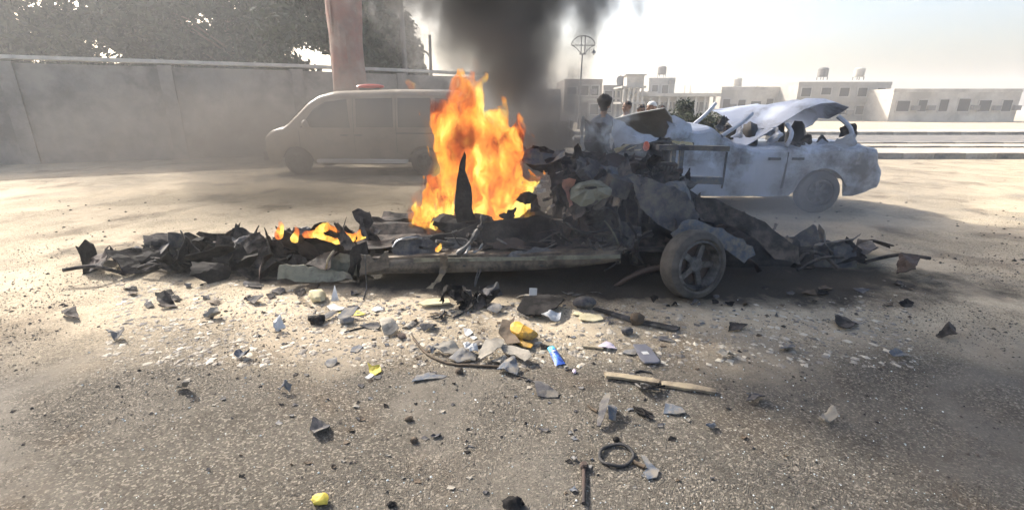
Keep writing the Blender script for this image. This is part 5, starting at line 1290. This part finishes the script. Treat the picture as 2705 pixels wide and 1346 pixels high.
for k in range(7): rod('slat_rib', None, None, M_pale, [(1294+5*k, 776+3.2*k, .03), (1300+5*k, 784+2.6*k, .02)], .004, gp)
rod('slat_rib', None, None, M_pale, [(1291,776,.03),(1304,790,.02),(1330,797,.02)], .005, gp)
rod('slat_rib', None, None, M_pale, [(1296,772,.03),(1320,782,.03),(1338,790,.02)], .005, gp)
def card():
    c = D(1341, 738, z=.08); r = thing('white_card', 'small white card standing on frayed cloth in the shadow', 'card', tuple(D(1341,752,z=0)))
    MB().box((c.x, c.y, .085), (.065,.008,.085), None, (-.2,.08,.1)).build('card_plate', M_white, r)
    for k in range(7): rod('frayed_strand', None, None, M_pale, [(1298+4*k, 748-1.5*k, .02), (1316+3*k, 742, .05), (1330+rnd.uniform(-4,4), 752+rnd.uniform(-4,8), .02)], .004, r)
card()
flat('metal_bracket', 'bright metal bracket with dark loop at the shadow edge', 'bracket', M_white, [(1362,806),(1385,798),(1412,796),(1408,808),(1385,812)], .008, .02, .03, (0,.2))
flat('plastic_shard', 'cream flat shard right of the bright bracket', 'shard', M_cream, [(1455,802),(1470,794),(1510,796),(1518,806),(1490,810),(1460,808)], .008, .008, .02, (0,.1))
flat('plastic_shard', 'slim cream sliver above the cream flat shard', 'shard', M_cream, [(1438,790),(1446,786),(1490,796),(1470,798)], .006, .006, .02)
cl = thing('charred_bundle', 'large black charred bundle under the hanging wires', 'bundle', tuple(D(1195,765,z=0)))
for k in range(16):
    c = D(1195, 765, z=0)+Vector((rnd.gauss(0,.09), rnd.gauss(0,.05), rnd.uniform(.03,.13))); s_ = rnd.uniform(.07,.18)
    MB().shard(rect(s_, s_*rnd.uniform(.4,.8)), .008, s_*.3, 1500+k, T(c, (rnd.uniform(-80,80), rnd.uniform(-60,60), rnd.uniform(0,360))), 3, 4, 0, .08).build('charred_flake', rnd.choice([M_soot, M_soot, M_char, M_dkgrey]), cl, 18)
lump('charred_lump', 'dark round casing in the shadow right of the grille', 'casing', M_dkgrey, 1470, 772, (.10,.07,.05), 26, .12)
flat('plastic_shard', 'grey shard with pale curved lip at the shadow edge', 'shard', M_greypl, [(1225,790),(1240,776),(1258,780),(1264,786),(1248,794)], .006, .015, .03, (0,.3))
for i, (px, py) in enumerate(((1430,742),(1455,745),(1500,738))):
    flat('plastic_shard', ['thin pale sliver in the wreck shadow, leftmost of three', 'thin pale sliver in the wreck shadow, middle of three', 'thin pale sliver in the wreck shadow, rightmost of three'][i], 'shard', M_ash, [(px-18,py-2),(px+6,py-1),(px+16,py+3),(px-6,py+3)], .006, .01)
# pieces of the place left and right of the debris field
for i, (px, py, m_, s) in enumerate(((640,760,M_dkgrey,22),(540,800,M_pale,26),(700,830,M_white,18),(420,770,M_char,34),(300,850,M_greypl,24),(610,900,M_bluegr,22),(180,800,M_char,30),(720,985,M_greypl,20),(470,980,M_pale,22),(1850,830,M_char,34),(1980,880,M_greypl,24),(2120,820,M_char,36),(1820,900,M_pale,22),(2260,900,M_bluegr,26),(1900,1010,M_dkgrey,24),(2080,1060,M_pale,24),(2380,850,M_char,30),(1790,1080,M_bluegr,20))):
    side = 'left' if px < 1200 else 'right'
    n_ = (i if i < 9 else i-9); near = ['nearest', 'second nearest', 'third nearest', 'fourth nearest', 'fifth nearest', 'sixth nearest', 'seventh nearest', 'eighth nearest', 'farthest']
    order = sorted([q for q in ((640,760),(540,800),(700,830),(420,770),(300,850),(610,900),(180,800),(720,985),(470,980),(1850,830),(1980,880),(2120,820),(1820,900),(2260,900),(1900,1010),(2080,1060),(2380,850),(1790,1080)) if (q[0] < 1200) == (px < 1200)], key=lambda q: abs(q[0]-1260))
    flat('torn_panel', 'torn panel piece on the %s gravel, %s to the picture centre' % (side, near[order.index((px, py))]), 'panel', m_,
         [(px+s*rnd.uniform(.45,1.25)*math.cos(i*1.7+k*6.283/(4+i % 3)), py+.42*s*rnd.uniform(.4,1.2)*math.sin(i*1.7+k*6.283/(4+i % 3))) for k in range(4+i % 3)], .006, .03, .02, (rnd.uniform(-.25,.25), rnd.uniform(-.05,.25)), None, .05)
def charred_heap(label, cx_, y_, w_, n, seed):
    r = thing('charred_wreckage', label, 'wreckage', (cx_, y_, 0)); rr = random.Random(seed)
    for i in range(n):
        s = rr.uniform(.2, .55); c = (cx_+max(-1.2, min(1.2, rr.gauss(0, w_*.35))), y_+rr.gauss(0, .22), rr.uniform(.03, .16))
        MB().shard(rect(s, s*rr.uniform(.4,.9)), .008, s*.22, seed*50+i, T(c, (rr.uniform(-60,60), rr.uniform(-40,40), rr.uniform(0,360))), 4, 4, 0, .06).build('scorched_sheet', rr.choice([M_soot, M_soot, M_char, M_rust, M_dkgrey]), r, 18)
    for i in range(6):
        a = Vector((cx_+rr.uniform(-.5,.5), y_+rr.gauss(0, .2), .03)); b_ = a+Vector((rr.uniform(-.6,.6), rr.uniform(-.2,.2), rr.uniform(0,.12)))
        MB().tube(spline([a, (a+b_)/2+Vector((0,0,.06)), b_], 4), .018, 7).build('bent_bar', M_char, r, 60)
charred_heap('low heap of charred wreckage left of the burning car', -3.7, 4.75, 1.1, 18, 3)
charred_heap('low heap of charred wreckage right of the dusty wheel', 3.3, 4.75, 1.1, 18, 4)
# small anonymous chips
for i in range(190):
    px, py = (rnd.gauss(1150, 260) if i % 2 else rnd.uniform(500, 2000)), 765+480*rnd.random()**2.0; s = rnd.uniform(3, 8)*(1+(py-770)/500)
    a = rnd.random()*6.28; pts = [(px+s*math.cos(a+k*1.4)*rnd.uniform(.6,1.2), py+.5*s*math.sin(a+k*1.4)*rnd.uniform(.6,1.2)) for k in range(4)]
    ck, cm_ = rnd.choice([('soot-black', M_soot), ('dark grey', M_dkgrey), ('dark grey', M_dkgrey), ('brown', M_brown), ('brown', M_brown), ('mid-grey', M_greypl), ('pale', M_pale), ('blue-grey', M_bluegr)])
    flat('debris_chip', 'small %s scrap chip, one of many strewn over the gravel' % ck, 'chip', cm_, pts, .004, .005, .012, (0,0), None, .02, 2, 'small scrap chips strewn over the gravel')
for i in range(40):
    px, py = rnd.uniform(1560, 2300) if i % 2 else rnd.uniform(250, 900), rnd.uniform(715, 770); s = rnd.uniform(8, 22)
    pts = [(px+s*math.cos(k*1.3+i)*rnd.uniform(.6,1.2), py+.35*s*math.sin(k*1.3+i)*rnd.uniform(.6,1.2)) for k in range(5)]
    flat('debris_chip', 'small charred scrap among many in the wreck shadow', 'chip', rnd.choice([M_soot, M_char, M_dkgrey, M_brown]), pts, .006, .015, .012, (0,.1), None, .03, 2, 'charred scraps in the wreck shadow')

# ------------------------------------------------------------------ fire
def flame_material(name, H, K_=60.0, seed=0.0, scale=7.0, hot=.80, cut=(.15, .75), off=0.0):
    m = bpy.data.materials.new(name); m.use_nodes = True; nt = m.node_tree; N = nt.nodes; L = nt.links; N.clear()
    out = N.new('ShaderNodeOutputMaterial'); tc = N.new('ShaderNodeTexCoord')
    def math_(op, a, b_=None, c=None):
        q = N.new('ShaderNodeMath'); q.operation = op
        for i, v in enumerate((a, b_, c)):
            if v is None: continue
            if isinstance(v, (int, float)): q.inputs[i].default_value = v
            else: L.new(v, q.inputs[i])
        return q.outputs[0]
    mp = N.new('ShaderNodeMapping'); mp.inputs['Scale'].default_value = (1, 1, .6); mp.inputs['Location'].default_value = (seed, seed*.7, seed*1.3); L.new(tc.outputs['Object'], mp.inputs[0])
    # domain warp, then ridged folds
    wp = N.new('ShaderNodeTexNoise'); wp.inputs['Scale'].default_value = scale*.8; wp.inputs['Detail'].default_value = 1; L.new(mp.outputs[0], wp.inputs['Vector'])
    vm = N.new('ShaderNodeVectorMath'); vm.operation = 'MULTIPLY_ADD'; vm.inputs[1].default_value = (1.6/scale, 1.6/scale, 2.4/scale); L.new(wp.outputs['Color'], vm.inputs[0]); L.new(mp.outputs[0], vm.inputs[2])
    n1 = N.new('ShaderNodeTexNoise'); n1.inputs['Scale'].default_value = scale*1.5; n1.inputs['Detail'].default_value = 3; n1.inputs['Roughness'].default_value = .55; L.new(vm.outputs[0], n1.inputs['Vector'])
    n2 = N.new('ShaderNodeTexNoise'); n2.inputs['Scale'].default_value = scale*.55; n2.inputs['Detail'].default_value = 1; L.new(vm.outputs[0], n2.inputs['Vector'])
    ridge = math_('SUBTRACT', 1.0, math_('MULTIPLY', math_('ABSOLUTE', math_('SUBTRACT', n1.outputs['Fac'], .5)), 5.0))
    sep = N.new('ShaderNodeSeparateXYZ'); L.new(tc.outputs['Object'], sep.inputs[0])
    hh = N.new('ShaderNodeMapRange'); hh.inputs[1].default_value = 0; hh.inputs[2].default_value = H; L.new(sep.outputs[2], hh.inputs[0])
    mk = N.new('ShaderNodeMapRange'); mk.interpolation_type = 'SMOOTHSTEP'; mk.inputs[1].default_value = cut[0]; mk.inputs[2].default_value = cut[1]; mk.inputs[3].default_value = .06; L.new(ridge, mk.inputs[0])
    thin = math_('MULTIPLY_ADD', hh.outputs[0], -.72 if off == 0 else -1.0, 1.0)
    dens = math_('MULTIPLY', math_('MULTIPLY', mk.outputs[0], thin), K_)
    heat = math_('ADD', math_('MULTIPLY', math_('SUBTRACT', n2.outputs['Fac'], .5), 2.3), math_('MULTIPLY', hh.outputs[0], -.34))
    heat = math_('ADD', math_('ADD', heat, .55+off), math_('MULTIPLY', math_('SUBTRACT', ridge, .45), .62))
    rp_ = N.new('ShaderNodeValToRGB'); L.new(heat, rp_.inputs[0]); e = rp_.color_ramp.elements
    for i, (p, c) in enumerate(((.05, (.16,.035,.018)), (.25, (.55,.11,.035)), (.48, (.95,.27,.055)), (.70, (1.0,.46,.06)), (.98, (1.35,1.05,.24)))):
        el = e[i] if i < 2 else e.new(p); el.position = p; el.color = (*c, 1)
    em = N.new('ShaderNodeEmission'); L.new(rp_.outputs[0], em.inputs[0]); L.new(math_('MULTIPLY', dens, .80*hot), em.inputs[1])
    ab = N.new('ShaderNodeVolumeAbsorption'); ab.inputs[0].default_value = (0, 0, 0, 1); L.new(dens, ab.inputs[1])
    ad = N.new('ShaderNodeAddShader'); L.new(em.outputs[0], ad.inputs[0]); L.new(ab.outputs[0], ad.inputs[1]); L.new(ad.outputs[0], out.inputs['Volume'])
    try: m.cycles.volume_step_rate = .11
    except Exception: pass
    return m
def flame(lobes, label, H, seed, yb=4.95, voxel=.022, disp=.05, group=None, tongues=0, **kw):
    """lobes: lists of (dx, dy, radius in view px, y offset); merged into one lumpy closed body"""
    mb = MB(); unit = MB().ball((0,0,0), 1, 10, 7); rt = random.Random(int(seed)); lobes = list(lobes)
    for k in range(tongues):
        lb = rt.choice(lobes[:11]); a = rt.choice(lb[:-1]); sx = rt.choice((-1, 1)); ln = rt.uniform(25, 60)
        x0, y0_ = a[0]+sx*a[2]*.7, a[1]-a[2]*.2
        lobes.append([(x0, y0_, min(a[2]*.4, 14)), (x0+sx*ln*.22, y0_-ln*.5, 7), (x0+sx*ln*.12, y0_-ln, 2)])
    for lb in lobes:
        P = [(D(p[0], p[1], y=yb+(p[3] if len(p) > 3 else 0)), p[2]*K/F*yb) for p in lb]
        for (a, ra), (b_, rb) in zip(P, P[1:]):
            n = max(2, int((b_-a).length/.025))
            for i in range(n+1):
                t = i/n; c = a.lerp(b_, t); r_ = max(.012, ra+(rb-ra)*t)
                mb.add([Vector((c.x+v.x*r_, c.y+v.y*r_*.9, c.z+v.z*r_*1.1)) for v in unit.v], unit.f)
    tmp = mb.build('tmp', M_dark); md = tmp.modifiers.new('r', 'REMESH'); md.mode = 'VOXEL'; md.voxel_size = voxel
    dg = bpy.context.evaluated_depsgraph_get(); me = bpy.data.meshes.new_from_object(tmp.evaluated_get(dg)); loc = WL[tmp.name].copy(); bpy.data.objects.remove(tmp)
    for v in me.vertices:
        p = v.co; q = Vector((p.x*7+seed, p.y*7, p.z*4-seed)); q2 = q*2.3
        v.co = p+Vector((disp*mnoise.noise(q), disp*mnoise.noise(q+Vector((9,3,1))), disp*1.5*mnoise.noise(q+Vector((2,8,5)))))+Vector((disp*.5*mnoise.noise(q2), disp*.5*mnoise.noise(q2+Vector((4,4,4))), disp*.7*mnoise.noise(q2+Vector((7,1,2)))))
    me.materials.clear(); me.materials.append(flame_material('flame', H, seed=seed, **kw))
    o = bpy.data.objects.new('flame', me); link(o, None, loc); return tag(o, label, 'fire', group)
main = [
 [(1100,575,26),(1118,540,26),(1130,480,26),(1138,420,32),(1135,360,42),(1118,300,36),(1095,272,14),(1084,258,4)],
 [(1075,585,22),(1068,545,26,.1),(1085,505,24,.15),(1105,470,20,.1),(1120,430,16)],
 [(1150,400,40),(1168,340,60),(1176,285,46),(1168,240,30),(1163,200,17),(1168,164,3)],
 [(1188,300,34),(1200,250,20),(1210,215,9),(1216,200,3)],
 [(1150,290,30),(1140,250,18),(1130,225,4)],
 [(1215,540,34),(1225,490,46),(1225,430,52),(1228,375,54),(1222,335,36),(1205,300,20)],
 [(1250,535,34),(1265,480,40),(1270,420,42),(1278,360,40),(1292,328,22),(1306,300,4)],
 [(1245,345,34),(1252,300,22),(1250,275,10),(1246,262,3)],
 [(1250,545,20),(1285,530,22),(1315,520,16),(1342,508,5)],
 [(1275,490,24),(1310,478,18),(1335,466,12),(1352,458,4)],
 [(1270,440,26),(1295,410,14),(1312,392,8),(1322,384,3)],
 [(1056,592,10),(1050,565,12),(1044,535,4)],
 [(1080,590,14),(1110,592,12),(1140,580,8)],
 [(1150,235,14),(1141,208,7),(1147,186,2)], [(1180,225,12),(1190,195,6),(1184,168,2)], [(1132,258,10),(1118,234,5),(1123,212,2)], [(1264,300,10),(1270,272,5),(1262,248,2)], [(1292,330,10),(1316,306,6),(1310,282,2)], [(1102,292,10),(1085,264,6),(1092,238,2)], [(1208,236,4),(1213,228,2)], [(1308,400,7),(1322,390,5),(1330,378,2)], [(1225,300,8),(1232,276,4),(1228,256,2)], [(1090,330,9),(1078,306,5),(1082,286,2)],
]
fl = flame(main, 'tall orange fire rising from the middle of the wreck', 1.5, 3.0, 4.95, .017, .055, tongues=26)
fringe = [[(p[0]+(p[0]-1190)*.05, p[1]-(600-p[1])*.045, p[2]*1.18+5)+tuple(p[3:]) for p in lb] for lb in main[:11]]
ff = flame(fringe, None, 1.38, 5.0, 4.95, .026, .10, tongues=18, K_=7.0, scale=6.0, hot=.62, cut=(.30,.85), off=-.16)
ff.name = 'flame_fringe'; WL[ff.name] = WL.get(ff.name, ff.location.copy()); del ff['category']; ff.parent = fl; ff.location = ff.location-fl.location
left = [[(770,590,10),(800,592,9),(830,602,8),(850,606,6)], [(805,580,10),(820,568,12),(826,556,4)], [(835,570,6),(850,578,7),(868,590,6)], [(845,608,8),(870,600,9),(885,594,6)], [(880,604,7),(898,592,10),(905,580,4)], [(895,600,6),(918,596,4)],
        [(700,590,12),(705,570,9),(700,552,3)], [(740,600,10),(748,580,8),(745,566,3)]]
flame(left, 'low yellow flames on the burnt left end of the wreck', .25, 11.0, 4.35, .012, .018, scale=12, K_=70.0, hot=.9, cut=(.2,.5))
flame([[(1100,628,6),(1106,622,6),(1108,614,3)]], 'small flame licking above the sill', .1, 17.0, 4.25, .008, .008, scale=16, K_=110.0, cut=(.2,.45))
flame([[(1154,596,4),(1162,594,5),(1168,592,3)]], 'tiny flame below the foot of the black pillar', .1, 19.0, 4.5, .008, .006, scale=16, K_=110.0, cut=(.2,.45))
flame([[(1035,214,9),(1028,205,9),(1018,200,4)], [(1040,212,9),(1048,203,4)]], 'faint orange flame wisp above the van roof', .3, 23.0, 8.2, .03, .03, scale=7, K_=4.0, cut=(.35,.6))

# ------------------------------------------------------------------ smoke
def smoke_material(name, color, density, plume=None, scale=1.6, cut=(.38, .68), step=.35, box=None, aniso=.3, seed=0, detail=4, absorb=None):
    m = bpy.data.materials.new(name); m.use_nodes = True; nt = m.node_tree; N = nt.nodes; L = nt.links; N.clear()
    out = N.new('ShaderNodeOutputMaterial'); tc = N.new('ShaderNodeTexCoord'); pv = N.new('ShaderNodeVolumePrincipled')
    pv.inputs['Color'].default_value = (*color, 1); pv.inputs['Anisotropy'].default_value = aniso
    def M_(op, a, b_=None, c=None):
        q = N.new('ShaderNodeMath'); q.operation = op
        for i, v in enumerate((a, b_, c)):
            if v is None: continue
            if isinstance(v, (int, float)): q.inputs[i].default_value = v
            else: L.new(v, q.inputs[i])
        return q.outputs[0]
    mp = N.new('ShaderNodeMapping'); mp.inputs['Location'].default_value = (seed, seed*.3, seed*.9); mp.inputs['Scale'].default_value = (1, 1, .8); L.new(tc.outputs['Object'], mp.inputs[0])
    n1 = N.new('ShaderNodeTexNoise'); n1.inputs['Scale'].default_value = scale; n1.inputs['Detail'].default_value = detail; n1.inputs['Roughness'].default_value = .6; n1.inputs['Distortion'].default_value = .5; L.new(mp.outputs[0], n1.inputs['Vector'])
    sep = N.new('ShaderNodeSeparateXYZ'); L.new(tc.outputs['Object'], sep.inputs[0]); X, Y, Z = sep.outputs
    if plume:
        # distance from a bent axis, measured in local radii
        (ax0, ax1, ax2, ay1, r0, r1, rp) = plume
        cxz = M_('ADD', M_('MULTIPLY_ADD', Z, ax1, ax0), M_('MULTIPLY', M_('MULTIPLY', Z, Z), ax2))
        rad = M_('MULTIPLY_ADD', M_('POWER', M_('MAXIMUM', Z, .001), rp), r1, r0)
        dx = M_('DIVIDE', M_('SUBTRACT', X, cxz), rad); dy = M_('DIVIDE', M_('SUBTRACT', Y, M_('MULTIPLY', Z, ay1)), rad)
        d = M_('SQRT', M_('ADD', M_('MULTIPLY', dx, dx), M_('MULTIPLY', dy, dy)))
        f = M_('ADD', M_('SUBTRACT', .95, d), M_('MULTIPLY', M_('SUBTRACT', n1.outputs['Fac'], .5), 3.5))
        mk = N.new('ShaderNodeMapRange'); mk.interpolation_type = 'SMOOTHSTEP'; mk.inputs[1].default_value = .05; mk.inputs[2].default_value = .75; L.new(f, mk.inputs[0])
        v = mk.outputs[0]
        zf = N.new('ShaderNodeMapRange'); zf.interpolation_type = 'SMOOTHSTEP'; zf.inputs[1].default_value = 0; zf.inputs[2].default_value = .7; L.new(Z, zf.inputs[0]); v = M_('MULTIPLY', v, zf.outputs[0])
    else:
        mk = N.new('ShaderNodeMapRange'); mk.interpolation_type = 'SMOOTHSTEP'; mk.inputs[1].default_value = cut[0]; mk.inputs[2].default_value = cut[1]; L.new(n1.outputs['Fac'], mk.inputs[0]); v = mk.outputs[0]
        if box:                                             # soft ellipsoid inside the domain: half sizes, centre height
            hx, hy, hz, cz = box
            d = M_('SQRT', M_('ADD', M_('ADD', M_('POWER', M_('DIVIDE', M_('ABSOLUTE', X), hx), 2.0), M_('POWER', M_('DIVIDE', M_('ABSOLUTE', Y), hy), 2.0)), M_('POWER', M_('ABSOLUTE', M_('DIVIDE', M_('SUBTRACT', Z, cz), hz)), 2.0)))
            fo = N.new('ShaderNodeMapRange'); fo.interpolation_type = 'SMOOTHSTEP'; fo.inputs[1].default_value = 1.0; fo.inputs[2].default_value = .35; fo.inputs[3].default_value = 0; fo.inputs[4].default_value = 1; L.new(d, fo.inputs[0]); v = M_('MULTIPLY', v, fo.outputs[0])
    L.new(M_('MULTIPLY', v, density), pv.inputs['Density']); L.new(pv.outputs[0], out.inputs['Volume'])
    try: m.cycles.volume_step_rate = step
    except Exception: pass
    return m
def ellipsoid(name, label, c, h, m):
    mb = MB().ball((0,0,0), h, 28, 18, 0, 0); 
    mb.v = [v+Vector(c) for v in mb.v]; o = mb.build(name, m, None, None, origin=c); return tag(o, label, 'smoke', kind='stuff')
# the dark column over the fire
pc = D(1250, 330, y=5.35); base = (pc.x, 5.35, 1.25)
PL = (.14, -.08, .02, .12, .34, .86, 1.0)
mb = MB(); nsec = 22; HP = 3.6
for i in range(nsec+1):
    z = HP*i/nsec; cxp = PL[0]+PL[1]*z+PL[2]*z*z; rr = (PL[4]+PL[5]*z**PL[6])*1.55
    for k in range(24):
        a = 2*math.pi*k/24; mb.v.append(Vector((base[0]+cxp+rr*math.cos(a), base[1]+PL[3]*z+rr*math.sin(a), base[2]+z)))
for i in range(nsec):
    for k in range(24): mb.f.append((i*24+k, i*24+(k+1)%24, (i+1)*24+(k+1)%24, (i+1)*24+k))
mb.f += [tuple(range(24))[::-1], tuple(nsec*24+k for k in range(24))]; mb.mi = [0]*len(mb.f)
o = mb.build('smoke_column', smoke_material('dark_smoke', (.335,.34,.345), 3.3, plume=PL, scale=2.0, step=.22, detail=6, aniso=.35), None, None, origin=base)
tag(o, 'dark grey smoke column rising from the fire', 'smoke', kind='stuff')
# brown-grey drift lying in front of the van
ellipsoid('smoke_drift', 'brown-grey smoke drifting in front of the van', (-3.2, 8.6, .8), (6.5, 2.5, 1.75), smoke_material('drift_smoke', (.135,.128,.122), .85, scale=.55, cut=(.25,.75), step=.6, box=(6.5,2.5,1.75,0), aniso=.4, detail=3))
# darker smoke between the fire and the off-road car
ellipsoid('smoke_drift', 'dark smoke bank right behind the fire', (.2, 7.4, 1.1), (1.35, 1.5, 1.8), smoke_material('bank_smoke', (.32,.31,.305), 1.9, scale=.9, cut=(.2,.65), step=.5, box=(1.35,1.5,1.8,0), aniso=.35, detail=3, seed=4))
# bluish thin smoke on the wreck
ellipsoid('smoke_veil', 'thin bluish smoke hanging over the wreck', (1.35, 4.5, .62), (2.6, 1.1, .9), smoke_material('veil_smoke', (.42,.46,.53), .30, scale=1.2, cut=(.25,.7), step=.5, box=(2.6,1.1,.9,0), aniso=.3, detail=3, seed=8))
ellipsoid('smoke_wisp', 'pale blue smoke wisp curling over the white wreck', (1.5, 6.75, 1.20), (.85, .4, .42), smoke_material('wisp_smoke', (.76,.85,.95), 6.0, scale=3.0, cut=(.47,.74), step=.4, box=(.85,.4,.42,0), aniso=.2, detail=4, seed=3))
ellipsoid('smoke_drift', 'blue-grey smoke drifting over the right end of the wreck', (4.4, 6.05, .55), (2.3, .8, .95), smoke_material('blue_drift', (.34,.38,.44), .6, scale=.7, cut=(.3,.7), step=.6, box=(2.3,.8,.95,0), aniso=.3, detail=3, seed=6))
# even haze round everything
hz = MB().box((0, 90, 6), (700, 300, 16)).build('haze', M_dark)
hz.data.materials.clear(); hm = bpy.data.materials.new('haze'); hm.use_nodes = True; hm.node_tree.nodes.clear()
ho = hm.node_tree.nodes.new('ShaderNodeOutputMaterial'); hp_ = hm.node_tree.nodes.new('ShaderNodeVolumePrincipled')
hp_.inputs['Color'].default_value = (.95,.97,.99,1); hp_.inputs['Density'].default_value = .0028; hp_.inputs['Anisotropy'].default_value = .4
hm.node_tree.links.new(hp_.outputs[0], ho.inputs['Volume']); hz.data.materials.append(hm)
tag(hz, 'pale smoke haze filling the whole place', 'haze', kind='stuff')
